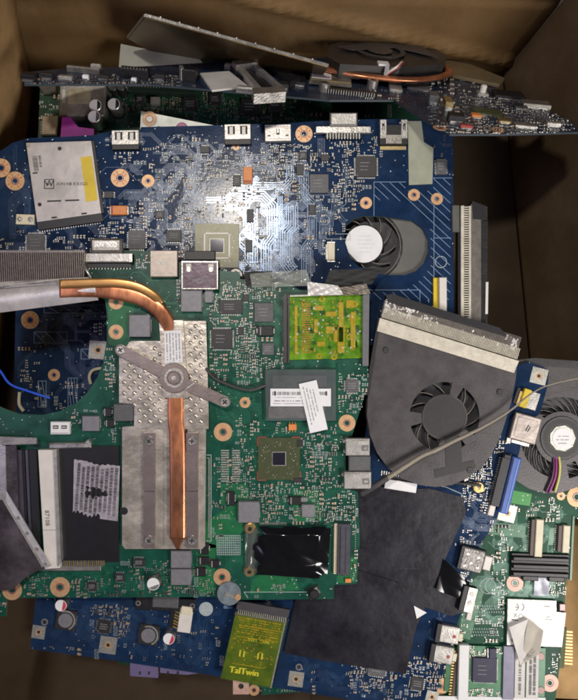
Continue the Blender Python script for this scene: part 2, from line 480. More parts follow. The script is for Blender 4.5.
def square_pad(w, ri=None):
    m = MB(); c = [(-w / 2, -w / 2), (w / 2, -w / 2), (w / 2, w / 2), (-w / 2, w / 2)]
    ri = ri or w * .2
    hole = [(ri * math.cos(R(18 * i)), ri * math.sin(R(18 * i))) for i in range(20)]
    m.prism(c, .06, .4, PAD, [hole]); m.cyl(0, 0, .03, ri, .1, GOLD, n=16); m.cyl(0, 0, .14, ri * .55, .1, INK, n=12); return m


def screw(r, col=None):
    m = MB(); m.cyl(0, 0, 0, r, r * .35, col or STEEL, n=24, ch=r * .18)
    m.box(0, 0, r * .352, r * 1.1, r * .28, .06, INK); m.box(0, 0, r * .354, r * .28, r * 1.1, .07, INK); return m


def usb_port(w, h):
    m = MB(); m.box(0, h * .12, 0.2, w, h * .76, 5.5, SHELL, ch=.4)
    for sx in (-1, 1):
        m.box(sx * w * .24, h * .20, 5.72, w * .28, h * .42, .06, INK)
        m.box(sx * w * .24, h * .16, 5.75, w * .13, h * .40, .5, WPL)
    m.box(0, -h * .38, 0.2, w, h * .24, 4.4, BLACK, ch=.3)
    for i in range(6): m.box(-w * .4 + w * .8 * i / 5, -h * .62, .1, .9, 2.0, .6, SOLDER)
    return m


def shell_port(w, h, d=5, col=None, slots=True):
    m = MB(); m.box(0, 0, .2, w, h, d, col or SHELL, ch=.5)
    m.box(0, -h * .36, d + .2, w * .9, .7, .25, STEELD); m.box(0, h * .34, d + .2, w * .9, .6, .2, STEELD)
    if slots:
        for sx in (-1, 1):
            m.box(sx * w * .26, h * .02, d + .21, w * .14, h * .3, .06, INK); m.box(sx * w * .26, h * .02, d + .24, w * .06, h * .26, .3, STEEL)
    return m


def bga(w, die, sub=None, red=True):
    m = MB(); m.box(0, 0, .5, w, w, 1.0, sub or OLIVE, ch=.1)
    m.box(0, 0, 1.5, die, die, .9, DIE, ch=.15)
    m.box(0, 0, 1.51, die * 1.14, die * 1.14, .25, PAD, ch=.2)
    if not red:
        for q in range(4):
            a = R(90 * q); m.box(die * .95 * math.cos(a), die * .95 * math.sin(a), 1.5, 1.6, die * 1.8, .7, WPL, rot=90 * q, ch=.2)
    rr = random.Random(3)
    for i in range(46):
        a = rr.uniform(0, 6.28); q = rr.uniform(.30, .46) * w
        x, y = q * math.cos(a), q * math.sin(a)
        if abs(x) < w * .46 and abs(y) < w * .46: m.box(x, y, 1.5, .9, .6, .45, SOLDER if i % 3 else CAPT, rot=rr.choice((0, 90, 45)))
    if red:
        for sx in (-1, 1):
            for sy in (-1, 1):
                m.box(sx * w * .40, sy * (w / 2 + .5), .1, w * .2, .9, .9, REDC); m.box(sx * (w / 2 + .5), sy * w * .40, .1, .9, w * .2, .9, REDC)
    return m


def barcode(m, x, y, z, w, h, rot=0, seed=1, col=None):
    rr = random.Random(seed); t = -w / 2; c, s_ = math.cos(R(rot)), math.sin(R(rot))
    while t < w / 2:
        bw = rr.choice((.25, .4, .6)); m.box(x + (t + bw / 2) * c, y + (t + bw / 2) * s_, z, bw, h, .05, col or INK, rot=rot); t += bw + rr.choice((.3, .45, .7))


def print_line(m, x, y, z, w, h, rot=0, seed=1, col=None):
    rr = random.Random(seed); t = -w / 2; c, s_ = math.cos(R(rot)), math.sin(R(rot))
    while t < w / 2 - .4:
        bw = rr.uniform(.35, .9); 
        if rr.random() < .85: m.box(x + (t + bw / 2) * c, y + (t + bw / 2) * s_, z, bw, h * rr.uniform(.7, 1), .05, col or INKG, rot=rot)
        t += bw + .3


# ------------------------------------------------------------------ board texture in geometry
D8 = [(1, 0), (.7071, .7071), (0, 1), (-.7071, .7071), (-1, 0), (-.7071, -.7071), (0, -1), (.7071, -.7071)]


def traces(T, mb, poly, n, seed, m, wd=.5, gap=1.3, kmax=7, lo=6, hi=34, bias=None, z=0.0, holes=()):
    rr = random.Random(seed); xs = [p[0] for p in poly]; ys = [p[1] for p in poly]
    done = 0; tries = 0
    while done < n and tries < n * 6:
        tries += 1
        x, y = rr.uniform(min(xs), max(xs)), rr.uniform(min(ys), max(ys))
        d = rr.choice(bias) if bias else rr.randrange(8)
        pts = [(x, y)]
        for sgm in range(rr.randint(2, 5)):
            l = rr.uniform(lo, hi); x += D8[d][0] * l; y += D8[d][1] * l; pts.append((x, y))
            d = (d + rr.choice((-1, 1))) % 8
        if not all(inpoly(px, py, poly) and not any(inpoly(px, py, hh) for hh in holes) for px, py in pts): continue
        mids = [((a[0] + b[0]) / 2, (a[1] + b[1]) / 2) for a, b in zip(pts, pts[1:])]
        if any(inpoly(px, py, hh) for hh in holes for px, py in mids): continue
        lp = T.L(pts); k = rr.randint(1, kmax)
        for q in range(k):
            off = (q - (k - 1) / 2) * gap
            op = []
            for i, p in enumerate(lp):
                a = Vector(lp[i - 1]) if i else None; b = Vector(lp[i + 1]) if i < len(lp) - 1 else None; pv = Vector(p)
                d0 = (pv - a).normalized() if a else (b - pv).normalized(); d1 = (b - pv).normalized() if b else d0
                t = (d0 + d1).normalized(); nn = Vector((-t.y, t.x)) / max(.6, t.dot(d1)); op.append(tuple(pv + nn * off))
            mb.ribbon(op, wd, z + .02 + .004 * (done % 7), m, th=.06)
            if rr.random() < .5: mb.cyl(op[-1][0], op[-1][1], z + .02, .75, .13, m, n=8)
        done += 1


def vias(T, mb, poly, n, seed, m, holes=()):
    rr = random.Random(seed); xs = [p[0] for p in poly]; ys = [p[1] for p in poly]
    for _ in range(n):
        x, y = rr.uniform(min(xs), max(xs)), rr.uniform(min(ys), max(ys))
        if inpoly(x, y, poly) and not any(inpoly(x, y, h) for h in holes):
            lx, ly = T.l(x, y); mb.cyl(lx, ly, .02, rr.uniform(.35, .7), .14, m, n=7)


SMD = {}


def smd_mb(kind, mb=None, x=0, y=0, rot=0):
    m = mb or MB(); c, s_ = math.cos(R(rot)), math.sin(R(rot))
    def bx(dx, dy, z, w, h, d, mt, ch=0): m.box(x + dx * c - dy * s_, y + dx * s_ + dy * c, z, w, h, d, mt, rot=rot, ch=ch)
    if kind in (0, 1, 2):      # two-terminal chips
        L_, Wd, mt, Ht = ((2.2, 1.15, EPOXY, .7), (2.6, 1.5, CAPT, 1.1), (1.7, .9, CAPT, .8))[kind]
        bx(0, 0, .15, L_ * .55, Wd, Ht, mt)
        for q in (-1, 1): bx(q * L_ * .38, 0, .12, L_ * .28, Wd * 1.04, Ht + .06, SOLDER); bx(q * L_ * .5, 0, .03, L_ * .34, Wd * 1.25, .14, PAD)
    elif kind == 3:            # empty pads
        for q in (-1, 1): bx(q * .85, 0, .03, .9, 1.1, .3, SOLDER)
    elif kind == 4:            # small transistor
        bx(0, 0, .3, 2.6, 1.6, 1.2, EPOXY, .2)
        for q in (-.9, .9): bx(q, -1.2, .05, .6, 1.0, .4, SOLDER)
        bx(0, 1.2, .05, .6, 1.0, .4, SOLDER)
    elif kind == 5:            # silk frame round two pads
        for q in (-1, 1): bx(q * .9, 0, .03, .8, 1.2, .35, SOLDER); bx(0, q * 1.15, .03, 3.6, .22, .1, SILK); bx(q * 1.9, 0, .03, .22, 2.3, .1, SILK)
    elif kind == 6:            # resistor network
        bx(0, 0, .15, 4.2, 1.6, .7, EPOXY)
        for i in range(4):
            for q in (-1, 1): bx(-1.6 + i * 1.07, q * 1.0, .03, .55, .8, .5, SOLDER)
    elif kind == 7:            # larger tan capacitor
        bx(0, 0, .15, 2.4, 2.4, 1.5, CAPT, .2)
        for q in (-1, 1): bx(q * 1.6, 0, .1, 1.1, 2.4, 1.6, SOLDER, .2)
    return m


SMDN = ['chip_resistor', 'chip_capacitor', 'chip_capacitor', 'solder_pads', 'transistor', 'solder_pads', 'resistor_network', 'chip_capacitor']
SIZE = [2, 3, 1, 1, 4, 2, 5, 6]


def scatter(T, poly, regions, seed, indiv=90, holes=(), base=0, wts=(5, 4, 7, 5, 1.4, 4, 1, .9)):
    """regions: (cx,cy,rx,ry,count)"""
    rr = random.Random(seed); out = []
    cell = {}
    def ok(x, y, r):
        if not inpoly(x, y, poly) or any(inpoly(x, y, h) for h in holes) or not T.free(x, y, r): return False
        for i in (-1, 0, 1):
            for j in (-1, 0, 1):
                for (a, b, q) in cell.get((int(x // 5) + i, int(y // 5) + j), ()):
                    if abs(a - x) < (q + r) * .9 and abs(b - y) < (q + r) * .9: return False
        return True
    for (cx, cy, rx, ry, n) in regions:
        t = 0; c = 0
        while c < n and t < n * 8:
            t += 1
            x0, y0 = rr.uniform(cx - rx, cx + rx), rr.uniform(cy - ry, cy + ry)
            kind = rr.choices(range(8), wts)[0]; rot = rr.choice((0, 90)); run = rr.choice((1, 1, 2, 3, 4))
            vert = rot == 0
            for q in range(run):
                sp = 2.3 if kind in (0, 2, 3) else 3.4 if kind in (1, 4, 5) else 4.6
                x = x0 + (0 if vert else q * sp); y = y0 + (q * sp if vert else 0)
                r = [1.3, 1.5, 1.0, 1.1, 1.8, 1.7, 2.3, 2.1][kind]
                if ok(x, y, r):
                    cell.setdefault((int(x // 5), int(y // 5)), []).append((x, y, r)); out.append((kind, x, y, rot + base)); c += 1
    out.sort(key=lambda o: -SIZE[o[0]])
    cache = {}
    for i, (k, x, y, rot) in enumerate(out[:indiv]):
        if k not in cache: cache[k] = smd_mb(k).mesh(SMDN[k], T.k)
        T.add(SMDN[k], cache[k], x, y, rot)
    if len(out) > indiv:
        mb = MB()
        for (k, x, y, rot) in out[indiv:]:
            lx, ly = T.l(x, y); smd_mb(k, mb, lx, ly, rot - T.rot)
        o = T.add('surface_mount_components', mb); o['kind'] = 'stuff'
    return out


def fan_parts(T, px, py, r_out, hub_r, top_h, depth, nb, hub_mat, blade_h=None, sweep=35):
    """impeller sits in the hollow housing; heights in px below the housing top"""
    m = MB(); m.cyl(0, 0, -depth + 1, hub_r, depth - 1.6 + top_h, hub_mat, n=40, ch=.8)
    imp = T.add('impeller', m, px, py)
    m2 = MB()
    for i in range(nb):
        a = 360 * i / nb; b = len(m2.v)
        pts = []
        for q in range(5):
            t = q / 4; rr_ = hub_r + (r_out - hub_r) * t; aa = R(a + sweep * t)
            pts.append((rr_ * math.cos(aa), rr_ * math.sin(aa)))
        for q, (x, y) in enumerate(pts):
            nx_, ny_ = -math.sin(R(a + 20)), math.cos(R(a + 20))
            m2.v += [(x, y, -depth + 1.5), (x, y, -2.2), (x + nx_ * .8, y + ny_ * .8, -2.2), (x + nx_ * .8, y + ny_ * .8, -depth + 1.5)]
        for q in range(4):
            for e in range(4):
                f = (e + 1) % 4; m2.face((b + q * 4 + e, b + q * 4 + f, b + q * 4 + 4 + f, b + q * 4 + 4 + e), BLADE)
    T.add('fan_blades', m2, px, py, parent=imp)
    return imp


def arc_slot(cx, cy, r0, r1, a0, a1, n=14):
    o = [(cx + r1 * math.cos(R(a0 + (a1 - a0) * i / n)), cy + r1 * math.sin(R(a0 + (a1 - a0) * i / n))) for i in range(n + 1)]
    i_ = [(cx + r0 * math.cos(R(a1 + (a0 - a1) * i / n)), cy + r0 * math.sin(R(a1 + (a0 - a1) * i / n))) for i in range(n + 1)]
    return o + i_


def fins(m, a, b, wid, z, d, n, mt, off=0.0, th=.5):
    """plates from a to b, each crossing a strip of width wid"""
    ax, ay = a; bx_, by = b; ang = math.degrees(math.atan2(by - ay, bx_ - ax))
    for i in range(n):
        t = (i + .5) / n; m.box(ax + (bx_ - ax) * t, ay + (by - ay) * t, z, th, wid, d, mt, rot=ang + off)


def circle(cx, cy, r, n=20): return [(cx + r * math.cos(2 * math.pi * i / n), cy + r * math.sin(2 * math.pi * i / n)) for i in range(n)]


def wr(seed, amp, f=9):
    rr = random.Random(seed); W = [(rr.uniform(-f, f), rr.uniform(-f, f), rr.uniform(0, 6.28), rr.uniform(.3, 1)) for _ in range(7)]
    def g(u, v):
        s_ = 0
        for a, b, c, d in W: s_ += d * abs(math.sin(a * u + b * v + c))
        return amp * s_ / 3
    return g


def slab(T, name, pts, z0, z1, m, holes=(), side=None, parent=None, label=None, mb=None):
    q = mb or MB(); q.prism(T.L(pts, z1), z0, z1, m, [T.L(h, z1) for h in holes], side)
    return q if mb else T.add(name, q, parent=parent, label=label)


def place(T, name, mb, px, py, w, h, rot=0, parent=None, label=None, z=0.0):
    T.block(px, py, w, h); return T.add(name, mb, px, py, rot, h=z, parent=parent, label=label)


# ================================================================== the box
def corner(px, py, z): return P(px, py, z)


box = bpy.data.objects.new('cardboard_box', None); C.objects.link(box)
box['label'] = 'deep brown cardboard box holding the heap of circuit boards'; box['category'] = 'box'
box.location = (0, 0, -0.135)


def panel(name, a, b, c, d, m, th=0.004, bulge=0.0, seed=1, n=24, label=None, crease=None):
    """curved cardboard panel a-b (low edge) d-c (high edge)"""
    a, b, c, d = map(Vector, (a, b, c, d)); rr = random.Random(seed)
    nrm = (b - a).cross(d - a).normalized(); vs = []; fs = []
    ph = [rr.uniform(0, 6) for _ in range(6)]
    for side in (0, 1):
        for j in range(n + 1):
            for i in range(n + 1):
                u, v = i / n, j / n
                p = a * (1 - u) * (1 - v) + b * u * (1 - v) + c * u * v + d * (1 - u) * v
                dd = bulge * math.sin(math.pi * u) * math.sin(math.pi * v) + .0008 * math.sin(4 * u + ph[0] + 3 * v)
                if crease:
                    for (c0, c1, dep) in crease:
                        dist = abs(v - (c0 + (c1 - c0) * u)); dd += dep * max(0, 1 - dist / .04)
                vs.append(tuple(p + nrm * (dd - th * side) - box.location))
    K = (n + 1) ** 2
    for j in range(n):
        for i in range(n):
            k = j * (n + 1) + i; fs.append((k, k + 1, k + n + 2, k + n + 1)); fs.append((K + k, K + k + n + 1, K + k + n + 2, K + k + 1))
    edge = [i for i in range(n + 1)] + [j * (n + 1) + n for j in range(1, n + 1)] + [n * (n + 1) + i for i in range(n - 1, -1, -1)] + [j * (n + 1) for j in range(n - 1, 0, -1)]
    for i in range(len(edge)):
        j = (i + 1) % len(edge); fs.append((edge[j], edge[i], K + edge[i], K + edge[j]))
    me = bpy.data.meshes.new(name); me.from_pydata(vs, [], fs); me.materials.append(m); me.update()
    for p in me.polygons: p.use_smooth = len(p.vertices) == 4 and abs(p.normal.dot(nrm)) > .5
    o = bpy.data.objects.new(name, me); C.objects.link(o); o.parent = box
    if label: o['label'] = label
    return o


ZB = -0.135
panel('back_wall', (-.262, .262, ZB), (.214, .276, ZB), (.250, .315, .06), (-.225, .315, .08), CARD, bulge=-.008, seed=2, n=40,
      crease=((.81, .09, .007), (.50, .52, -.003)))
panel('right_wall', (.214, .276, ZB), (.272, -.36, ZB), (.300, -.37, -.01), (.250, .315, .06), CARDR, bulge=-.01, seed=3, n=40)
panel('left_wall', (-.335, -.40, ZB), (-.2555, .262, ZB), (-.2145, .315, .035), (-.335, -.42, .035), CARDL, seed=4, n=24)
panel('side_flap', (-.3355, -.42, .036), (-.2150, .315, .036), (-.31, .34, .17), (-.40, -.43, .17), CARDD, seed=5, n=20, label='dark shade-coloured flap raised to block light from the left')  # raised beyond view to keep the left fill light out
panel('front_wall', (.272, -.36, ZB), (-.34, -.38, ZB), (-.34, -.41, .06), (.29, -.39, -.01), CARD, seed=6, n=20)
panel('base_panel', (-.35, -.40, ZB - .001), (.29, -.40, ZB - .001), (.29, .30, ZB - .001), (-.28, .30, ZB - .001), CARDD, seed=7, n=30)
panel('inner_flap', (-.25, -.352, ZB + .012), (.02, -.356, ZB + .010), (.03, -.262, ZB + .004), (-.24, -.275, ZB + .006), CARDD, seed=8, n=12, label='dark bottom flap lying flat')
panel('inner_flap', (.00, -.300, -.062), (.272, -.310, -.058), (.270, -.12, -.074), (.03, -.255, -.078), CARDL, seed=9, n=16, label='tan flap under the lower boards')

# the table or floor the box stands on (seen only past its edges)
gm = bpy.data.meshes.new('floor'); g = 1.5
gm.from_pydata([(-g, -g, ZB - .006), (g, -g, ZB - .006), (g, g, ZB - .006), (-g, g, ZB - .006)], [], [(0, 1, 2, 3)])
gm.materials.append(mat('dark_floor', (.05, .045, .04), .7)); fo = bpy.data.objects.new('floor', gm); C.objects.link(fo); fo['kind'] = 'structure'

# ================================================================== upper blue motherboard
zU = -0.016
U = Thing('blue_motherboard', 'upper blue laptop motherboard with silver card slot and row of ports along its far edge', 'circuit board',
          (230, 230, zU), (330, 230, zU), (230, 160, zU - .0015), 'laptop circuit boards in the box')
Uout = [(-30, 160), (2, 150), (12, 143), (28, 138), (60, 137), (95, 135), (113, 131), (140, 130), (141, 127), (230, 125), (290, 123), (320, 121), (375, 119),
        (400, 119), (453, 121), (455, 205), (451, 208), (451, 330), (446, 348), (-30, 340), (-30, 300)]
Uout = [(-30, 160), (2, 150), (12, 143), (28, 138), (60, 137), (95, 135), (113, 131), (140, 130), (141, 127), (230, 125), (290, 123), (320, 121), (375, 119),
        (400, 119), (453, 121), (454, 330), (446, 345), (140, 345), (140, 280), (-30, 276)]
Ucut = [(344, 238), (346, 226), (354, 219), (364, 216), (385, 217), (398, 219), (412, 221), (423, 229), (428, 240), (428, 252), (424, 263), (416, 271), (405, 275),
        (388, 275), (374, 273), (366, 271), (366, 268), (359, 267), (350, 257)]
m = MB(); m.prism(U.L(Uout), -2, 0, BLUE, [U.L(Ucut)], GREEN_E)
for (a, b, c, d) in ((-10, 150, 108, 290), (100, 130, 235, 290), (230, 125, 345, 290), (340, 125, 452, 290)): pass
for (px, py, w_, h_) in ((61, 184, 72, 86), (120, 178, 20, 20), (148, 181, 14, 14), (304, 134, 19, 19), (366, 203, 14, 14), (414, 195, 14, 14), (437, 199, 14, 14), (8, 175, 34, 34),
                        (389, 245, 88, 64), (420, 153, 26, 66)): U.block(px, py, w_, h_)
reg = [(-8, 145), (110, 135), (110, 275), (-8, 270)]
traces(U, m, reg, 26, 3, BLUE_T, .5, 1.4, 6)
traces(U, m, [(100, 132), (232, 128), (232, 275), (100, 275)], 60, 4, BLUE_T, .5, 1.4, 6, 4, 20)
traces(U, m, [(228, 128), (345, 126), (345, 282), (228, 280)], 46, 5, BLUE_T, .6, 1.6, 5, 4, 22)
# bold bus traces running down from the chip set
rr = random.Random(8)
for (x0, y0, x1, seq) in ((300, 205, 0, 0),):
    pass
BUS = [([(292, 206), (292, 226), (286, 232), (286, 262), (292, 270)], 6, 2.3), ([(318, 200), (318, 216), (326, 226), (326, 232)], 5, 1.6),
       ([(237, 196), (262, 196), (272, 206), (272, 236), (266, 244), (266, 275)], 5, 2.4), ([(252, 186), (284, 186), (290, 180), (290, 160)], 4, 2.2),
       ([(304, 172), (304, 196), (312, 204), (312, 240), (306, 248), (306, 282)], 5, 2.2), ([(334, 196), (334, 210), (322, 222), (322, 238)], 3, 2.2),
       ([(206, 200), (226, 200), (238, 188), (250, 188)], 3, 2.4), ([(240, 210), (254, 224), (254, 262)], 4, 2.2), ([(345, 165), (345, 185), (338, 192), (338, 214), (344, 222)], 3, 2.2),
       ([(280, 196), (280, 216), (276, 222), (276, 250)], 3, 2.0), ([(222, 208), (240, 208), (246, 214), (246, 230)], 3, 2.2)]
for pts, k, gap in BUS:
    lp = U.L(pts)
    for q in range(k):
        off = (q - (k - 1) / 2) * gap; op = []
        for i, p in enumerate(lp):
            a = Vector(lp[i - 1]) if i else None; b = Vector(lp[i + 1]) if i < len(lp) - 1 else None; pv = Vector(p)
            d0 = (pv - a).normalized() if a else (b - pv).normalized(); d1 = (b - pv).normalized() if b else d0
            t = (d0 + d1).normalized(); nn = Vector((-t.y, t.x)) / max(.6, t.dot(d1)); op.append(tuple(pv + nn * off))
        m.ribbon(op, gap * .36, .045, BLUE_S, th=.12); m.cyl(op[-1][0], op[-1][1], .05, 1.0, .16, BLUE_S, n=8)
traces(U, m, [(236, 172), (312, 172), (318, 284), (232, 284)], 46, 14, BLUE_S, .5, 1.5, 4, 4, 16)
vias(U, m, Uout, 900, 6, SOLDER, [Ucut, [(24, 141), (94, 139), (104, 224), (36, 228)], [(370, 176), (452, 176), (452, 300), (370, 300)]])
# silkscreen hatching round the fan cut-out
HP = [(374, 182), (406, 182), (406, 190), (433, 190), (433, 178), (451, 178), (451, 300), (366, 300)]
for k in range(-6, 24):
    prev = None; pts = []
    for t in range(0, 140):
        x = 366 + k * 9.6 - 60 + t; y = 176 + t * .93
        ins = inpoly(x, y, HP) and not inpoly(x, y, [(340, 210), (432, 212), (435, 282), (340, 284)]) and (x > 372 or y > 284)
        ins = inpoly(x, y, HP) and not inpoly(x, y, Ucut) and ((x - 388) ** 2 + (y - 246) ** 2 > 46 ** 2 or x > 430)
        if ins: pts.append((x, y))
        if (not ins or t == 139) and len(pts) > 3: m.ribbon([U.l(*pts[0]), U.l(*pts[-1])], .55, .06, SILKB, th=.08)
        if not ins: pts = []
for pl in ([(374, 216), (374, 182), (406, 182)], [(433, 178), (452, 178)], [(434, 205), (434, 300)], [(330, 236), (330, 215), (346, 204), (346, 180)], [(434, 238), (451, 238)],
           [(366, 290), (420, 290), (420, 312)], [(352, 275), (360, 275), (360, 292)]):
    m.ribbon(U.L(pl), .55, .065, SILKB, th=.09)
for (x, y, w_, h_) in ((326, 234, 24, 5), (181, 209, 9, 9), (36, 262, 14, 5)):
    for pl in ([(x, y), (x + w_, y), (x + w_, y + h_), (x, y + h_), (x, y)],): m.ribbon(U.L(pl), .5, .07, SILK, th=.08)
for (cx, cy, r_) in ((441, 262, 6), (325, 220, 5)):
    lx, ly = U.l(cx, cy); m.ring(lx, ly, .06, r_, r_ - .7, .08, SILK)
U.add('circuit_board', m)

for (px, py, r_, pt) in ((120, 178, 9.2, True), (148, 181, 6.4, False), (304, 134, 8.6, True), (366, 203, 6, False), (414, 195, 6, False), (437, 199, 6, False), (1, 168, 9.5, True), (15, 181, 9.5, True), (236, 147, 3.4, False)):
    place(U, 'mounting_ring', ring_hole(r_, petals=pt), px, py, 2 * r_, 2 * r_)
# card reader cage
m = MB(); m.prism(U.L([(26, 143), (91, 141), (101, 213), (37, 222)], 4), .4, 4, mat('card_cage_steel', (0.46, 0.43, 0.41), 0.38, 0.55, 0.12, 40, 0.6, 60, rvar=.06, smudge=.3))
cage = U.add('card_slot', m)
m = MB(); m.prism(U.L([(37, 221.5), (101, 212.5), (103, 221), (38, 230)], 3.4), .2, 3.4, BLACK)
for i in range(26):
    x, y = U.l(40 + i * 2.4, 231.5 - i * .36); m.box(x, y, .1, .9, 2.6, .6, SOLDER, rot=6)
m.prism(U.L([(91.5, 141), (94, 141), (104, 213), (101.5, 213)], 3), .2, 3, BLACK)
U.add('slot_frame', m, parent=cage)
m = MB(); m.prism(U.L([(80.5, 157), (91.5, 156), (97.5, 200), (86, 202)], 4.2), 4.05, 4.2, YEL); U.add('yellow_sticker', m, parent=cage)
m = MB()
def at(px, py, h=4.1): return U.l(px, py, h)
x, y = at(35.5, 164); barcode(m, x, y, 4.1, 16, 5, rot=-82, seed=4)
x, y = at(40, 161); barcode(m, x, y, 4.1, 11, 2.5, rot=-82, seed=5)
x, y = at(35, 173); m.box(x, y, 4.1, 5, 1.4, .06, INK, rot=6)
x, y = at(49, 184)
for (dx, dy, w_, h_) in ((0, 4.5, 9.5, .8), (0, -4.5, 9.5, .8), (4.6, 0, .8, 9.5), (-4.6, 0, .8, 9.5)): m.box(x + dx, y + dy, 4.1, w_, h_, .06, INK)
m.text('W', x, y + .3, 4.18, 9, INK, 0); m.text('S', x, y - .2, 4.19, 7, INK, 90)
x, y = at(72, 184); m.text('X1N HB K3UGD', x, y, 4.28, 4.4, INK, 0)
x, y = at(60, 201); m.box(x - 6, y, 4.1, 14, 1.5, .06, INK, rot=2); m.box(x + 12, y + .7, 4.1, 14, 1.5, .06, INK, rot=2)
for (a, b) in ((59.5, 148.5), (39.5, 204.5)): x, y = at(a, b); m.cyl(x, y, 4.08, 2.0, .08, INK, n=16)
for (a, b) in ((28.5, 145.5), (88.5, 143.5)): x, y = at(a, b); m.box(x, y, 4.08, 3.4, 4, .08, STEELD)
for (a, b) in ((54, 217.5), (84, 213.5)): x, y = at(a, b); m.box(x, y, 4.08, 5.5, 1.6, .08, INK, rot=6)
U.add('printing', m, parent=cage)
place(U, 'usb_port', usb_port(27, 19), 126.5, 141.5, 28, 20, 1)
place(U, 'usb_port', usb_port(26, 20), 238, 136, 28, 22, 1)
m = shell_port(26, 17, 5, slots=False); m.box(0, 1, 5.2, 3, 6, .1, INK); m.box(0, 2.4, 5.22, 1.2, 5, .4, STEEL)
for sx in (-1, 1): m.box(sx * 9, -3, 5.2, 3, 1.2, .1, INK)
place(U, 'video_port', m, 278, 134.5, 28, 18, 1)
m = MB(); m.box(0, 7, 2, 27, 13, 7, SHELL, ch=1.4); m.box(0, -2.5, .2, 55, 7, 5, STEEL, ch=.5); m.box(0, -8, .2, 36, 6, 4.5, BLACK, ch=.3)
for i in range(12): m.box(-16 + i * 2.9, -9, 4.7, .9, 6, .5, SOLDER)
place(U, 'monitor_port', m, 343, 129, 56, 22, 0)
m = MB(); m.box(0, -2, .2, 28, 20, 4, BLACK, ch=.4); m.box(0, -7, 4.2, 16, 9, 1.2, STEELD, ch=.3)
for sx in (-1, 1): m.box(sx * 10.5, 3, .2, 6.5, 19, 6, SHELL, ch=.4); m.box(sx * 10.5, 5, 6.22, 2.4, 7, .1, INK); m.box(sx * 10.5, 3, 6.25, 1.2, 5, .5, STEEL)
m.box(0, -14.5, .1, 26, 3.5, .8, BRASS)
place(U, 'network_port', m, 393, 134, 30, 30, 0)
q = [(408, 121), (421.5, 121), (424, 142), (433.5, 148), (432.5, 184), (409, 185)]
slab(U, 'pale_tape', q, .5, .9, PALEF)
for px, py, rot in ((119.5, 211, 0), (248, 176, 90)):
    m = MB(); m.box(0, 0, .3, 16, 9, 4, ORG, ch=.5); m.box(0, 0, .1, 19, 8, 1.5, SOLDER, ch=.2); m.box(-6.4, 0, 4.3, 1.6, 8, .1, REDC)
    place(U, 'tantalum_capacitor', m, px, py, 20, 16, rot)
m = MB(); m.box(0, 0, .2, 18, 10, 3, CREAM, ch=.4)
for sx in (-1, 1): m.dome(sx * 5.4, 0, 3.1, 2, 1, SOLDER); m.ring(sx * 5.4, 0, 3.15, 3, 2.2, .2, STEELD)
place(U, 'white_connector', m, 26, 220, 19, 11, -2)
for (px, py, w_, h_, pins, sd, body) in ((36, 243, 18, 18, 10, 4, EPOXYG), (137, 240, 17, 19, 8, 4, EPOXYG), (319, 184, 19, 19, 0, 4, EPOXYG), (366, 167, 21, 21, 12, 4, EPOXY), (109, 195, 9, 7, 4, -2, EPOXY),
                              (237, 181, 8, 11, 4, 4, EPOXY), (328, 128.5, 0, 0, 0, 0, None), (300, 170, 7, 11, 4, 2, EPOXY), (303, 156, 8, 8, 4, 2, EPOXY), (325, 158, 8, 7, 3, 2, EPOXY), (174, 236, 15, 12, 6, 2, EPOXY),
                              (250, 216, 7, 13, 0, 4, EPOXY), (249, 246, 7, 12, 0, 4, EPOXY), (312, 210, 6, 10, 3, 2, EPOXY), (441, 167, 10, 16, 8, -2, EPOXYG), (160, 215, 9, 8, 3, 2, EPOXY), (205, 150, 9, 7, 4, 2, EPOXY)):
    if w_: place(U, 'chip', chip(w_, h_, 1.5, pins, sd, body), px, py, w_ + 3, h_ + 3)
place(U, 'graphics_chip', bga(44, 13, OLIVEL, False), 217, 246, 46, 46)
m = MB(); m.box(0, 0, .2, 7, 17, 3.5, CREAM, ch=.5); m.box(-4.3, 0, .1, 2, 15, 1, SOLDER); m.box(0, 0, .1, 7.5, 20, 1.2, STEEL)
place(U, 'white_connector', m, 331, 252, 10, 20)
m = MB(); m.box(0, 0, .2, 7.5, 36, 5, WPL, ch=.6); m.box(-6.5, 0, .15, 5, 36, 2.2, YEL, ch=.3)
for i in range(14): m.box(-3.8, -15 + i * 2.3, .1, 2, .9, 3.5, GOLD2)
place(U, 'ribbon_connector', m, 442, 296, 14, 38)
m = MB(); m.box(0, 0, -1, 7, 27, 3.2, DISC, ch=.4); place(U, 'edge_clip', m, 455.5, 219, 9, 28)
place(U, 'standoff', screw(7.5, STEELD), 236, 275.5, 14, 14, z=5)
scatter(U, Uout, [(272, 170, 40, 20, 130), (330, 175, 30, 26, 110), (215, 190, 35, 35, 110), (165, 200, 25, 30, 80), (150, 150, 45, 15, 50), (60, 245, 60, 14, 70), (125, 225, 25, 20, 60),
                  (240, 230, 25, 40, 90), (325, 215, 20, 40, 40), (355, 145, 30, 10, 36), (290, 150, 20, 10, 30), (190, 225, 12, 25, 40), (200, 160, 30, 20, 40), (350, 205, 12, 20, 16), (440, 145, 8, 12, 8)], 11, 95, [Ucut])

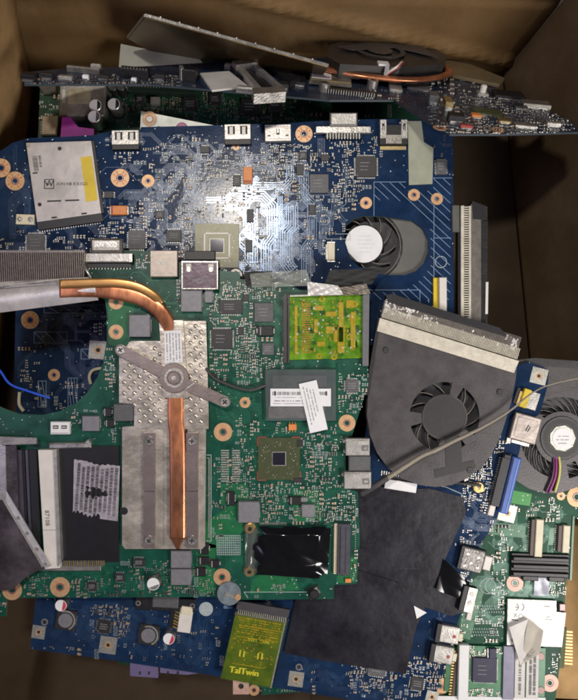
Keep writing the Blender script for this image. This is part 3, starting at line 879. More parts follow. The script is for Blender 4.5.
# fan below the upper blue board
F = Thing('cooling_fan', 'cooling fan with white round hub label showing through the cut-out of the upper blue board', 'fan', (389, 245, zU - .0025), (450, 245, zU - .0025), (389, 200, zU - .0028), 'cooling fans')
Fout = [(335, 205), (440, 205), (452, 215), (452, 340), (340, 340), (330, 300)]
Fh = circle(367, 246, 33, 40)
m = MB(); m.prism(F.L(Fout), -1, 0, DISC, [F.L(Fh)]); m.prism(F.L(Fout), -11, -10, GREYD)
lx, ly = F.l(367, 246); m.ring(lx, ly, -10, 36, 34, 10, GREYD, n=40)
F.add('housing', m)
fan_parts(F, 364, 244, 32, 20, .2, 10, 11, BLACK, sweep=30)
m = MB(); pts = [(18.6 * math.cos(R(a)), 18.6 * math.sin(R(a))) for a in range(-112, 204, 8)]; m.prism(pts, -.35, -.1, WHITE)
for i in range(5): print_line(m, 1, 8 - i * 4, -.08, 18 - abs(i - 2) * 3, .9, seed=i, col=mat('pale_print', (.62, .62, .62)))
F.add('hub_label', m, 364, 244)
m = MB(); fins(m, F.l(466, 207), F.l(466, 352), 6, -6, 11, 62, FINC, th=1.1); fins(m, F.l(478, 207), F.l(478, 352), 17, -8, 11, 90, FIN, th=.6)
o = F.add('fin_stack', m)
m = MB(); m.prism(F.L([(461, 206), (464, 205.5), (464, 350), (461, 350)], 5), -7, 5.5, FINC); m.prism(F.L([(469, 206), (471, 206), (471, 350), (469, 350)], 5), -7, 5.5, FINC)
m.prism(F.L([(471, 204), (481, 204), (481, 350), (471, 350)], 4), 3.2, 4.6, FIN); F.add('fin_rail', m, parent=o)
m = MB(); m.prism(F.L([(458, 206), (461, 206), (461, 348), (458, 348)], 2), -8, 3, BLACK)
m.prism(F.L([(472, 201), (486, 206), (487, 220), (473, 219)], 5), -8, 5.4, BLACK); m.prism(F.L([(481, 221), (488, 221), (487, 320), (481, 330)], 3), -8, 3, BLACK)
F.add('foam_seal', m); m = MB(); m.prism(F.L([(486, 282), (488.5, 282), (488, 314), (485.5, 314)], 4), -2, 4, OFFW); F.add('paper_strip', m)

# ================================================================== dark board seen through the round cut-out
zD = -0.085
D = Thing('blue_motherboard', 'dim dark blue board seen through the round cut-out, beneath the loose blue wire end', 'circuit board', (60, 350, zD), (120, 350, zD), (60, 300, zD), 'laptop circuit boards in the box')
Dout = [(16, 280), (150, 280), (150, 460), (20, 460), (14, 380)]
m = MB(); m.prism(D.L(Dout), -2, 0, BLUE, [], GREEN_E); traces(D, m, Dout, 40, 7, BLUE_T, .5, 1.5, 5, 4, 22); vias(D, m, Dout, 160, 8, PAD)
def hatchbox(T, m, x, y, w_, h_, n, mt=SILKB, lw=.6):
    m.ribbon(T.L([(x, y), (x + w_, y), (x + w_, y + h_), (x, y + h_), (x, y)]), lw, .08, mt, th=.08)
    for i in range(n): m.ribbon(T.L([(x + w_ * i / n, y), (x + w_ * (i + 1) / n, y + h_)]), lw, .085, mt, th=.08)
hatchbox(D, m, 34, 332, 33, 11, 3); hatchbox(D, m, 81, 349, 9, 10, 1); hatchbox(D, m, 38, 381, 8, 26, 2); hatchbox(D, m, 68, 378, 9, 28, 3); hatchbox(D, m, 44, 305, 60, 8, 4)
D.add('circuit_board', m)
D.block(30, 320, 24, 24); D.block(50, 337, 40, 16)
place(D, 'mounting_ring', ring_hole(9, petals=True), 30, 320, 20, 20); place(D, 'mounting_ring', ring_hole(6), 54, 375, 12, 12)
place(D, 'square_pad', square_pad(18, 4), 98, 350, 18, 18, -5)
m = MB(); m.tube([(90 - 97, -6, 1), (-8, 2, 2), (-4, 8, 2), (6, 10, 2)], 1.7, CREAM, n=8); D.add('white_wire', m, 98, 378)
m = MB(); m.tube([(0, 8, 1), (0, -4, 2), (4, -11, 1)], 1.8, CREAM, n=8); D.add('white_wire', m, 20, 400)
scatter(D, Dout, [(27, 355, 8, 25, 20), (60, 395, 25, 14, 40), (90, 320, 15, 10, 16), (26, 378, 5, 4, 6)], 12, 40)

# ================================================================== main green motherboard
zG = 0.0
G = Thing('green_motherboard', 'green laptop motherboard lying on top in the middle with copper heat pipe', 'circuit board', (240, 430, zG), (340, 430, zG), (240, 330, zG), 'laptop circuit boards in the box')
arc = [(105, 300), (107, 318), (107, 338), (103, 362), (97, 378), (88, 392), (76, 403), (60, 411), (42, 415), (20, 414), (5, 409), (-6, 404), (-30, 400)]
Gout = [(86, 256), (120, 250), (150, 251), (150, 262), (181, 262), (184, 268), (240, 272), (240, 279), (288, 284), (300, 290), (369, 291), (368, 385), (357, 420), (352, 436), (346, 437), (346, 488),
        (358, 492), (360, 540), (357, 584), (334, 585), (334, 599), (230, 600), (218, 597), (7, 598), (6, 616), (-30, 618), (-30, 400)]
Gout = [(105, 300), (86, 290)] + Gout[:-1] + arc[::-1][:-1]
m = MB(); m.prism(G.L(Gout), -2, 0, GREEN, [], GREEN_E)
BL = [(330, 330, 90, 84), (300, 395, 74, 52), (279, 458, 48, 44), (163, 435, 92, 232), (60, 510, 120, 130), (292, 550, 76, 50), (342, 548, 20, 52), (358, 462, 30, 54), (201, 273, 38, 32), (165, 265, 30, 28),
      (107, 252, 52, 32), (223, 432, 20, 20), (347, 423, 18, 18), (222, 577, 18, 18), (118, 317, 22, 50), (309, 398, 40, 66), (60, 275, 120, 66), (140, 290, 70, 40)]
for b_ in BL: G.block(*b_)
GP = [(210, 285), (366, 294), (350, 590), (210, 596)]
traces(G, m, GP, 110, 21, GREEN_T, .5, 1.4, 6, 4, 18)
traces(G, m, [(5, 560), (210, 560), (210, 595), (5, 596)], 30, 22, GREEN_T, .5, 1.3, 4, 3, 10)
traces(G, m, [(105, 265), (250, 280), (250, 420), (108, 420)], 40, 23, GREEN_T, .5, 1.3, 5, 3, 12)
traces(G, m, [(215, 380), (262, 380), (262, 440), (215, 440)], 14, 27, GREEN_T, .7, 2.0, 4, 5, 16)
for pl in ([(203, 524), (238, 500), (244, 530), (226, 548), (205, 548)], [(220, 484), (246, 484), (250, 500), (222, 506)], [(292, 490), (318, 490), (322, 520), (294, 522)], [(108, 296), (135, 300), (128, 350), (108, 344)],
           [(340, 560), (357, 556), (356, 582), (336, 583)], [(196, 540), (216, 545), (214, 592), (196, 594)], [(285, 556), (300, 590), (250, 594), (252, 580)]):
    m.prism(G.L(pl), .01, .035, GREEN_S)
vias(G, m, Gout, 1300, 24, SOLDER, [[(0, 440), (208, 440), (208, 560), (0, 560)]])
# pad ladders
for col in (225, 236):
    for i in range(14): x, y = G.l(col, 450.5 + i * 2.35); m.box(x, y, .03, 8, 1.15, .25, PAD)
for i in range(12):
    x, y = G.l(217 + i * 2.1, 545); m.box(x, y, .03, .5, 20, .1, SILK)
for i in range(9): x, y = G.l(228.5, 535.5 + i * 2.4); m.box(x, y, .13, 23, .5, .1, SILK)
for i in range(22): x, y = G.l(260 + i * 1.25, 523.8); m.box(x, y, .03, .6, 2.6, .3, PAD)
for i in range(24): x, y = G.l(355.5, 500 + i * 2.2); m.box(x, y, .03, .7, .9, .2, PAD)
m.ribbon(G.L([(205, 455), (211, 455), (211, 541), (205, 541)]), .7, .06, SILK); m.ribbon(G.L([(207, 458), (209, 458), (209, 538)]), .9, .06, PAD)
m.ribbon(G.L([(248, 598), (244, 592), (310, 592)]), .6, .06, SILK); m.ribbon(G.L([(236, 420), (246, 430), (258, 430)]), .8, .06, GREEN_S)
G.add('circuit_board', m)

for (px, py, r_) in ((223, 432, 9.2), (347, 423, 8.4), (222, 577, 8.6), (116, 302, 7.4), (116, 332, 7.4), (12, 590, 10), (60, 587, 10), (271, 414.5, 5.5), (325.5, 374.5, 5.5), (245, 402.5, 5.5)):
    place(G, 'mounting_ring', ring_hole(r_), px, py, 2 * r_, 2 * r_, z=(2.3 if (px, py) in ((271, 414.5), (325.5, 374.5)) else 0))
for (px, py) in ((250, 528), (249.5, 570.5)):
    m = MB(); m.cyl(0, 0, 0, 6.2, 1, BRASS, n=24, ch=.3); m.ring(0, 0, 1, 4.4, 2.2, 3, BRASS); m.cyl(0, 0, 1, 2.1, .4, INK, n=16)
    place(G, 'brass_standoff', m, px, py, 13, 13)
# ports along the far edge
m = MB(); m.box(0, 5.5, .4, 31, 14, 8, STEELD, ch=2.2); m.box(0, 6.5, 8.2, 22, 6, .25, STEEL, ch=.1); m.box(2, -6.5, .3, 48, 9, 7, SHELL, ch=.8)
m.box(2, -13.5, .2, 44, 5, 2.2, BLACK)
for i in range(14): m.box(-18 + i * 3.1, -15.5, .2, 1, 4, 1.6, PAD)
m.box(24.5, -7, .2, 3, 8, 8, STEEL)
place(G, 'monitor_port', m, 108, 252, 54, 34)
m = shell_port(27, 26, 7, mat('brownish_shell', (.42, .36, .31), .4, .5, .15, 200), slots=False); m.box(0, 0, 7.2, 12, 3, .2, STEELD); m.box(0, 4, 7.2, 20, .5, .15, STEELD); m.box(-12, 8, 7.2, 2, 3, .6, CREAM)
place(G, 'jack_socket', m, 165, 264.5, 30, 28)
m = MB(); m.box(0, -2, .3, 36, 28, 9, mat('purplish_steel', (.085, .065, .08), .35, .7, .25, 60, .5, 200), ch=.6); m.ring(0, 0, 0, .1, .05, .1, STEEL)
m.box(0, 11, 9.3, 36, 1.2, .5, STEEL); m.box(0, -15.5, 9.3, 36, .9, .4, STEEL); m.box(-17.4, -2, 9.3, .9, 27, .4, STEEL); m.box(17.4, -2, 9.3, .9, 27, .4, STEEL)
for sx in (-1, 1): m.box(sx * 11, 5.5, 9.32, 5, 7, .3, STEELD); m.box(sx * 11, 3.5, 9.6, 3.4, 5, .7, STEEL, ch=.2)
m.box(0, 17.5, 2, 30, 9, 6, BLACK, ch=.6); m.text('MC-TDX', 2, -8, 9.42, 4.6, PRINT)
place(G, 'double_port', m, 201, 274, 40, 42)
for (px, py, w_, h_, pins, sd, body, rot) in ((231, 307, 23, 14, 9, 2, EPOXY, 0), (264, 312.5, 19, 19, 0, 4, EPOXYG, 0), (222, 339, 21, 20, 12, 4, EPOXY, 0), (241, 331, 6, 8, 3, 4, EPOXY, 0), (246, 298, 5, 7, 3, 2, EPOXY, 0),
                                         (352, 386, 13, 13, 6, 4, EPOXYG, 0), (268, 349, 12, 12, 0, 4, EPOXYG, 0), (139, 562, 12, 8, 6, 2, EPOXY, 0), (92, 586, 10, 9, 4, 4, EPOXY, 0), (82, 562, 12, 9, 6, 4, EPOXY, 0),
                                         (120, 577, 10, 8, 4, 2, EPOXY, 0), (181, 366, 0, 0, 0, 0, None, 0), (213, 376, 5, 5, 0, 4, EPOXY, 0), (298, 480, 9, 5, 3, 2, EPOXY, 0), (300, 443, 6, 7, 3, 4, EPOXY, 0)):
    if w_: place(G, 'chip', chip(w_, h_, 1.6, pins, sd, body), px, py, w_ + 3, h_ + 3, rot)
for (px, py, w_, h_, d_) in ((192, 301, 21, 22, 5), (209, 296, 8, 14, 3), (140.5, 326, 21, 22, 5), (249, 511, 21, 21, 5), (308, 510, 13, 13, 4), (181.5, 558, 20, 17, 5), (181.5, 575.5, 20, 16, 5), (92, 423, 17, 15, 5), (125, 412, 20, 17, 6), (303, 499, 8, 5, 3)):
    dark = (px, py) in ((125, 412),)
    place(G, 'inductor', inductor(w_, h_, d_, EPOXYG if dark else None), px, py, w_ + 2, h_ + 2)
for (px, py, w_, h_) in ((204, 548, 10, 11), (204, 560, 11, 8), (215, 563, 9, 8), (201, 571, 10, 9), (231, 498, 8, 14), (265.5, 331, 16, 10), (295, 500, 13, 8), (110, 423, 9, 8), (108, 412, 8, 9)):
    m = MB(); m.box(0, 0, .3, w_, h_, 3.2, BLACK, ch=.6); m.box(0, 0, .15, w_ + 2, h_ * .5, 1, SOLDER, ch=.2); m.box(-w_ * .3, 0, 3.5, 1, h_ * .8, .06, PRINT)
    place(G, 'black_capacitor', m, px, py, w_ + 2, h_ + 2)
place(G, 'capacitor', can_cap(6.5, 8, INKG), 155, 581, 15, 15, -70)
m = MB(); m.box(0, 0, .2, 12, 12, 2, EPOXY, ch=.5); m.cyl(0, 0, 2.2, 5, 5, BLACK, n=20, ch=1); m.box(4, 2, 2, 3, 7, 4, STEEL, rot=20); place(G, 'black_capacitor', m, 314, 592, 14, 16, 20)
m = MB(); m.cyl(0, 0, .2, 12, 2.2, mat('cell_blue_grey', (.35, .42, .46), .3, .6, .3, 200, .5, 400), n=32, ch=.8); m.box(3, -2, 2.4, 15, 4, .6, SOLDER, rot=-15, ch=.2); m.cyl(9, -3, 2, 3.2, 2, GOLD, n=20, ch=.4)
place(G, 'coin_component', m, 229, 593, 24, 14)
place(G, 'processor_chip', bga(42, 12.5), 279, 458.5, 46, 46)
m = MB(); m.box(0, 0, .3, 8, 6, 2.2, ORG, ch=.3)
for i in range(3): m.box(-2.8 + i * 2.8, -3.8, .1, 1, 2.4, .8, GOLD2); m.box(-2.8 + i * 2.8, 3.8, .1, 1, 2.4, .8, GOLD2)
place(G, 'orange_component', m, 292.5, 427, 9, 10)
# small white plug + metal clip
m = MB(); m.box(0, 0, .2, 19, 12.5, 5, WHITE, ch=.6)
for sx in (-1, 1): m.box(sx * 4.2, 1, 5.2, 5.5, 3.4, .08, INK); m.box(sx * 4.2, 1, 5.22, 4, 1, .5, WPL)
m.box(0, -5, 5.2, 17, .5, .1, INKG); place(G, 'white_connector', m, 61.5, 427.5, 20, 14)
m = MB(); m.box(0, 0, .2, 42, 5.5, 4, STEEL, ch=1); m.box(-3, 1.5, 4.2, 34, 1, .8, STEELD); m.box(18, 3, 0, 5, 4, 4.6, STEEL, rot=40, ch=.8); place(G, 'socket_clip', m, 71, 445, 44, 8, 1)
# DC / audio sockets on the right edge
for (py, l_) in ((446, 24), (479, 27)):
    m = MB(); m.box(0, 0, .3, l_, 17, 7, SHELL, ch=.6); m.box(-1, 6.5, 7.3, l_ - 2, 1, .4, STEEL); m.box(l_ * .3, -1, 7.32, 7, 6, .1, INKG); m.box(l_ * .3, -1, 7.35, 3.5, 3, .7, STEEL, ch=.2)
    m.box(-l_ / 2 - 1, 5, .3, 2, 3, 4, STEEL); m.box(-l_ / 2 - 1, -5, .3, 2, 3, 4, STEEL)
    place(G, 'jack_socket', m, 357, py, l_ + 2, 18)
m = MB(); m.box(0, 0, .3, 22, 15, 6, EPOXYG, ch=1); place(G, 'socket_body', m, 359, 462.5, 24, 16)
# mini card slot
m = MB(); m.box(1.5, 0, .3, 13, 51, 5.5, mat('slot_dark_grey', (.07, .07, .09), .35, 0, .2, 200), ch=.8); m.box(-6.2, 0, .3, 4, 50, 3.4, CREAM, ch=.3); m.box(3, 0, 5.8, 1, 46, .1, INK); m.box(-2.4, 0, 5.6, 1.4, 47, .4, BLACK)
for i in range(24): m.box(-8.4, -23 + i * 2, .1, 1.8, .9, .7, SOLDER); m.box(-5.8, -23 + i * 2, 3.6, 2.6, .9, .4, BRASS)
place(G, 'card_connector', m, 342, 548, 20, 52, -1)
m = MB(); m.box(0, 0, .2, 6, 4, 2.2, ORG, ch=.3); place(G, 'orange_component', m, 348, 580, 7, 5)
# glossy black tape over a chip
m = MB(); f = wr(5, 7.5, 4.2); q = G.L([(246, 531), (257, 526.5), (329, 527), (326, 577), (262, 573), (247, 569)], 3)
m.sheet(G.L([(250, 574), (327, 579), (331, 525), (255, 525)], 3), 70, 50, TAPEB, lambda u, v: f(u, v) * min(1, .25 + 5 * min(u, v, 1 - u, 1 - v)) + .35 * math.sin(17 * u + 9 * v), z=1.6,
        cut=lambda u, v: u < .05 + .05 * math.sin(v * 9) + .02 * math.sin(v * 31) or v > .97 + .02 * math.sin(u * 17) or (u - 1) ** 2 + v ** 2 < .012)
G.add('black_tape', m)
m = MB(); f2 = wr(6, 1.6, 6); m.sheet(G.L([(245, 570), (258, 572), (258, 528), (245, 533)], 2), 16, 24, mat('clear_tape', (.10, .12, .11), .12, 0, .3, 80, alpha=.75), f2, z=1.2); G.add('tape_end', m)

# ---- green filmed card in its cage
m = MB(); m.prism(G.L([(288, 297), (364, 295), (363, 358), (288, 360)], 2), .3, 2, LIME)
for i in range(22): x, y = G.l(306, 304 + i * 2.3, 2); m.box(x, y, 2, 9, 1.1, .25, mat('reddish_gold', (.50, .22, .03), .35, .3))
for (a, b, c, d) in ((319, 308, 9, 5), (331, 314, 11, 5), (330, 330, 9, 7), (321, 344, 8, 5), (341, 340, 7, 26), (341, 322, 5, 40), (353, 330, 5, 36), (296, 330, 3, 48), (350, 304, 8, 8), (336, 336, 5, 12), (316, 326, 4, 14)):
    x, y = G.l(a, b, 2); m.box(x, y, 2, c, d, .8, LIMEG, ch=.2)
for (a, b) in ((319, 356), (334, 357), (322, 299), (355, 304), (349, 337)): x, y = G.l(a, b, 2); m.ring(x, y, 2, 3, 1.6, .6, LIMEG)
rr = random.Random(4)
for i in range(16): x, y = G.l(rr.uniform(296, 356), rr.uniform(303, 352), 2); m.box(x, y, 2, rr.uniform(3, 9), rr.uniform(3, 8), .15, mat('dark_green_area', (.01, .07, .006), .3), rot=rr.choice((0, 90, 20)))
for i in range(26): x, y = G.l(rr.uniform(292, 360), rr.uniform(300, 355), 2); m.cyl(x, y, 2, rr.uniform(.8, 1.6), .9, SOLDER, n=10, ch=.3)
for i in range(70): x, y = G.l(rr.uniform(292, 360), rr.uniform(300, 355), 2); m.box(x, y, 2, rr.uniform(1, 4), rr.uniform(.6, 1.8), .4, LIMEG, rot=rr.choice((0, 90)))
gc = G.add('lime_card', m)
m = MB(); f = wr(9, 4.5, 17); m.sheet(G.L([(290, 359), (362, 357), (363, 296), (289, 298)], 4), 80, 70, GREENF, f, z=3.0); G.add('green_film', m, parent=gc)
m = MB()
for (x0, x1) in ((283.5, 287), (287.8, 289.5)): m.prism(G.L([(x0, 295), (x1, 295), (x1, 363), (x0, 363)], 5), .3, 5, mat('rail_dark', (.06, .05, .055), .4, .2))
m.prism(G.L([(363, 292), (369.5, 292), (368.5, 366), (362.5, 366)], 5), .3, 5.2, mat('rail_grey', (.16, .16, .17), .4, .3)); m.prism(G.L([(290, 295.2), (363, 293), (363, 294.6), (290, 296.8)], 5), .3, 5.6, PAD)
G.add('card_rails', m, parent=gc)
m = MB(); f = wr(12, 4, 9); m.sheet(G.L([(308, 296), (343, 295), (338, 286), (307, 282)], 5), 30, 18, mat('crumpled_white_tape', (.72, .70, .66), .3, .1, .1, 100, .5, 200), f, z=5); G.add('crumpled_tape', m)
m = MB(); f = wr(13, 4, 8); m.sheet(G.L([(342, 296), (370, 294), (366, 284), (338, 288)], 4), 24, 14, mat('dirty_tape', (.22, .19, .15), .35, .1, .4, 200), f, z=3.5); G.add('crumpled_tape', m)
m = MB(); f = wr(14, 5, 9); m.sheet(G.L([(252, 288), (312, 286), (306, 270), (250, 274)], 4), 40, 24, CLEARF, f, z=2.5); G.add('clear_tape', m)
m = MB(); f = wr(15, 4, 7); m.sheet(G.L([(246, 286), (272, 286), (272, 271), (244, 272)], 4), 18, 14, mat('soft_black_foam', (.02, .02, .02), .7), f, z=2); G.add('black_foam', m); m = MB(); m.sheet(G.L([(322, 290), (372, 284), (382, 268), (330, 270)], 4), 26, 16, mat('soft_black_foam', (.02,) * 3), f, z=1); G.add('black_foam', m)
# ---- mini card with labels
m = MB(); m.box(0, 0, 1.2, 73, 52, 1.6, GREEN, ch=.1); m.box(-8, 9, 2.8, 40, 22, 2.2, mat('shield_grey', (.13, .15, .14), .32, .5, .3, 100, .3, 300), ch=.4); m.box(14, 14, 3, 24, 12, 2.6, EPOXYG, ch=.5); m.box(-4, -17, 2.8, 56, 12, 1.2, STEELD, ch=.3)
mc = place(G, 'wireless_card', m, 300.5, 395, 74, 52)
m = MB(); f = wr(18, 1.0, 6); m.sheet([(-34, -25), (35, -25), (35, 25.5), (-35, 25.5)], 44, 34, GREYF, f, z=5.4); G.add('tinted_film', m, 300.5, 395, parent=mc)
m = MB(); m.box(0, 0, 6.7, 60, 17.5, .2, WHITE, ch=.1); barcode(m, -2, 4, 6.92, 52, 3.4, seed=7); print_line(m, -6, 0, 6.92, 40, .8, seed=8); print_line(m, -8, -3.4, 6.92, 36, 1.1, seed=9, col=INK); print_line(m, -8, -6, 6.92, 38, .8, seed=10)
for sx in (-1, 1): m.box(sx * 25.5, 4, 6.95, 1.6, 4.4, .05, INK)
G.add('white_label', m, 300.5, 397, h=0, parent=mc)
m = MB(); m.box(0, 0, 7.4, 18, 50, .25, WHITE, ch=.1)
for i, xx in enumerate((-5.5, -2.5, .5, 3.5)): print_line(m, xx, 2 + i, 7.67, 38 - 5 * i, 1.2, rot=90, seed=20 + i, col=INKG)
G.add('paper_sticker', m, 313, 406, 13, parent=mc, label='tilted white sticker')
# dark slot on left with barcode sticker
m = MB(); m.prism(G.L([(58, 447), (119, 446), (119, 562), (58, 562)], 2), .2, 2.2, mat('slot_black_film', (.010, .009, .011), .4, 0, .3, 80)); 
for i in range(22): x, y = G.l(64 + i * 1.9, 563, 2); m.box(x, y, 1, 1, 5, 1.6, GOLD2 if i % 2 else STEELD)
x, y = G.l(70, 568, 2); m.box(x, y, .4, 62, 5, 3.2, STEELD, ch=.6)
ms = G.add('memory_slot', m)
m = MB(); q = G.L([(38, 450), (54, 450), (60, 568), (45, 569)], 8); m.prism(q, .3, 8, WPL); m.prism(G.L([(54.4, 449), (57.5, 449), (62, 560), (58.8, 566)], 6), .3, 9.4, SHELL)
x, y = G.l(47, 518, 8); m.text('87108', x, y, 8.15, 6.2, INK, -87); x, y = G.l(49.5, 530, 8); m.box(x, y, 8.05, 13, .4, .1, INKG)
G.add('white_socket_bar', m, parent=ms)
m = MB()
for (x0, w_, mt, z_) in ((18, 4, mat('violet_grey_strip', (.10, .09, .13), .35, .4), 6), (23, 2, BLACK, 4), (26, 2.4, mat('violet_grey_strip', (.1,) * 3), 5), (29.5, 8, BLACK, 3.5)):
    m.prism(G.L([(x0 - 1, 450), (x0 + w_ - 1, 450), (x0 + w_ + 4, 560), (x0 + 4, 560)], z_), .2, z_, mt)
G.add('slot_rails', m, parent=ms)
m = MB(); f = wr(19, 1.2, 5); m.sheet(G.L([(73, 515), (118, 521), (120, 466), (74, 459)], 3), 110, 110, mat('silver_foil_label', (.46, .42, .45), .4, .4, .3, 200), f, z=2.6,
        cut=lambda u, v: ((u - .45 - .1 * math.sin(v * 30)) / .24) ** 2 + ((v - .45) / .09) ** 2 < 1 + .4 * math.sin(u * 47) + .3 * math.sin(v * 61) or (v < .05 + .03 * math.sin(u * 13) + .02 * math.sin(u * 71) and u < .6) or (v > .985 + .02 * math.sin(u * 9) + .01 * math.sin(u * 53)))
for i in range(9):
    x, y = G.l(77.5 + i * 4.7, 488 + i * .5, 4); barcode(m, x, y, 4.0, 50 - (i * 7) % 9, 2.9, rot=86, seed=40 + i, col=INK)
G.add('foil_barcode_label', m)

# ---- heatsink
m = MB(); hz = 6.0
lp = [(122, 427), (134, 426), (206, 426), (205, 546), (202, 549), (125, 549), (122, 545)]
m.prism(G.L(lp, hz), 3.2, hz, HSINK2)
up = [(119, 354), (131, 341), (163, 341), (163, 321), (206, 321), (208.5, 412), (208.5, 429), (134, 429), (134, 404), (119, 403)]
m.prism(G.L(up, hz + 1.6), 4.2, hz + 1.6, HSINK)
m.prism(G.L([(122.5, 449.6), (204.8, 449.6), (204.8, 450.6), (122.5, 450.6)], hz + .2), hz - .1, hz + .15, STEELD)
for (a, b) in ((124, 511), (127, 533)): x, y = G.l(a, b, hz); m.cyl(x, y, hz - .05, 3.8, .12, BLACK if b == 511 else HSINK2, n=20)
for i in range(-2, 22):
    for j in range(-2, 18):
        px = 114 + i * 10.2 + (5.1 if j % 2 else 0); py = 326 + j * 5.6
        a = R(0)
        if inpoly(px, py, up) and inpoly(px + 3, py + 3, up) and inpoly(px - 3, py - 3, up) and not (161 < px < 190) and not (115 < px < 170 and 348 < py < 362 and px < 150): x, y = G.l(px, py, hz + 1.6); m.dome(x, y, hz + 1.55, 2.3, 1.5, HSINK, n=12)
hs = G.add('heatsink', m)
m = MB(); m.prism(G.L([(159, 321), (183, 320), (188, 398), (164, 398)], hz + 6), hz + .5, hz + 6, HSINK); G.add('pipe_cover', m, parent=hs)
m = MB(); m.prism(G.L([(164, 331), (181, 330), (182.5, 362), (165, 364)], hz + 6.3), hz + 6.05, hz + 6.25, WHITE)
for i in range(5): x, y = G.l(167 + i * 3.1, 347, hz + 6.3); print_line(m, x, y, hz + 6.28, 27, 1.3, rot=-88, seed=60 + i)
G.add('white_sticker', m, parent=hs)
# pressure arm
def arm(m, ax, ay, bx_, by_, w_, z, th, mt):
    a = Vector(G.l(ax, ay, z)); b = Vector(G.l(bx_, by_, z)); d = (b - a).normalized(); n = Vector((-d.y, d.x)) * w_ / 2
    pts = [a + n * math.cos(R(t)) - d * w_ / 2 * math.sin(R(t)) for t in range(0, 181, 20)] + [b - n * math.cos(R(t)) + d * w_ / 2 * math.sin(R(t)) for t in range(0, 181, 20)]
    m.prism([tuple(p) for p in pts], z - th, z, mt)
m = MB(); zz = hz + 8.6; arm(m, 120.5, 350, 176, 379, 11, zz, 1.6, ALUS); arm(m, 175, 379, 225, 402, 11, zz - .05, 1.6, ALUS)
x, y = G.l(174, 378, zz); m.cyl(x, y, zz - 1.2, 14.5, 1.4, ALUS, n=36, ch=.5); m.ring(x, y, zz + .2, 9.5, 7.5, .7, STEEL, n=32); m.cyl(x, y, zz + .2, 6.4, 1.4, ALUS, n=28, ch=.8); m.cyl(x, y, zz + 1.6, 2.6, .3, STEEL, n=18, ch=.2)
x, y = G.l(190, 386, zz); m.box(x, y, zz, 1.6, 11, .5, STEEL, rot=-55)
G.add('pressure_arm', m, parent=hs)
for (a, b, r_) in ((120.5, 350, 4.6), (225, 402, 5.2), (149, 441, 4.6), (192, 441, 4.6), (149, 540.5, 4.6), (192, 540.5, 4.6)): G.add('screw', screw(r_), a, b, rot=a * 7, h=zz if b < 430 else hz + 3.2, parent=hs)
for x0 in (149, 192):
    m = MB(); q = MB()
    m.prism(G.L([(x0 - 6, 433), (x0 + 6, 433), (x0 + 6, 491), (x0 - 6, 491)], hz + 3), hz + 1.2, hz + 3.1, ALUS); m.prism(G.L([(x0 - 6, 491.6), (x0 + 6, 491.6), (x0 + 6, 548), (x0 - 6, 548)], hz + 3), hz + 1.2, hz + 2.9, ALUS)
    G.add('spring_strip', m, parent=hs)
m = MB(); x, y = G.l(167, 490, hz); m.prism(G.L([(164, 400), (190, 400), (190, 545), (164, 545)], hz + .8), hz + .05, hz + .9, HSINK2)
m.prism(G.L([(185, 402), (187.5, 402), (187.5, 452), (185, 452)], hz + 1.2), hz + .1, hz + 1.1, BLACK); G.add('pipe_bed', m, parent=hs)
def flatpipe(m, pts, w_, hgt, mt):
    L3 = [(*G.l(a, b, z), z) for a, b, z in pts]; m.tube(L3, w_ / 2, mt, n=24, ry=hgt / 2, sub=8, sq=.55)
m = MB(); flatpipe(m, [(175.5, 396, hz + 3.5), (175.5, 420, hz + 3.5), (177, 434, hz + 3.5), (177.5, 470, hz + 3.5), (177.5, 520, hz + 3.5), (177.5, 538, hz + 3.2)], 15.5, 5, COPPER)
m.tube([(*G.l(177.5, 537, hz + 3), hz + 3.2), (*G.l(177.5, 543, hz + 3), hz + 3), (*G.l(177.5, 549, hz + 3), hz + 2.4)], [7.6, 3.8, 1.6], COPPER, n=24, sub=5, ry=2.3, sq=.6)
G.add('copper_heat_pipe', m, parent=hs)
m = MB(); flatpipe(m, [(60, 291, hz + 5), (95, 290, hz + 5), (120, 293, hz + 5), (142, 299, hz + 5), (158, 309, hz + 5), (167, 322, hz + 4), (170, 336, hz + 3)], 15, 5.5, COPPER)
G.add('copper_heat_pipe', m, parent=hs)
m = MB(); flatpipe(m, [(60, 284, hz + 8), (95, 283, hz + 8), (118, 283, hz + 8), (138, 287, hz + 7.5), (154, 296, hz + 6), (160, 304, hz + 4)], 9, 6, mat('copper_pipe_golden', (.66, .36, .13), .3, .8, .2, 90)); G.add('copper_heat_pipe', m, parent=hs)
m = MB(); fins(m, G.l(-14, 266, 14), G.l(84, 266, 14), 32, 0, 12, 52, mat('fin_brown', (.26, .22, .19), .4, .6, .25, 300), off=-2, th=.7)
m.prism(G.L([(-20, 279), (85, 279), (85, 284), (-20, 285)], 6), -2, 6, FIN); m.prism(G.L([(-20, 250.5), (84, 250.5), (84, 252.5), (-20, 252.5)], 12), 0, 12.2, FIN)
fs = G.add('fin_stack', m, parent=hs)
m = MB(); m.prism(G.L([(-16, 262), (84, 262), (84, 278), (-16, 278)], 2), -2, .5, INK); G.add('fin_base', m, parent=hs)
m = MB(); f = wr(25, .9, 5); m.sheet(G.L([(-20, 315), (98, 300), (94, 280), (-20, 290)], 12), 60, 14, TAPE, lambda u, v: f(u, v) + 3.5 * math.sin(math.pi * min(1, max(0, v))), z=9.5)
G.add('foil_tape', m, parent=hs)
m = MB(); f = wr(26, 1.6, 5); m.sheet(G.L([(-20, 290), (90, 281), (88, 277), (-20, 283)], 12), 40, 6, STEELD, f, z=10); G.add('foil_edge', m, parent=hs)
m = MB(); a = G.l(82, 262, 10); b = G.l(95, 284, 10); m.tube([(*a, 12), (*b, 12)], 1.4, STEEL, n=8, sub=2); G.add('steel_tab', m, parent=hs)

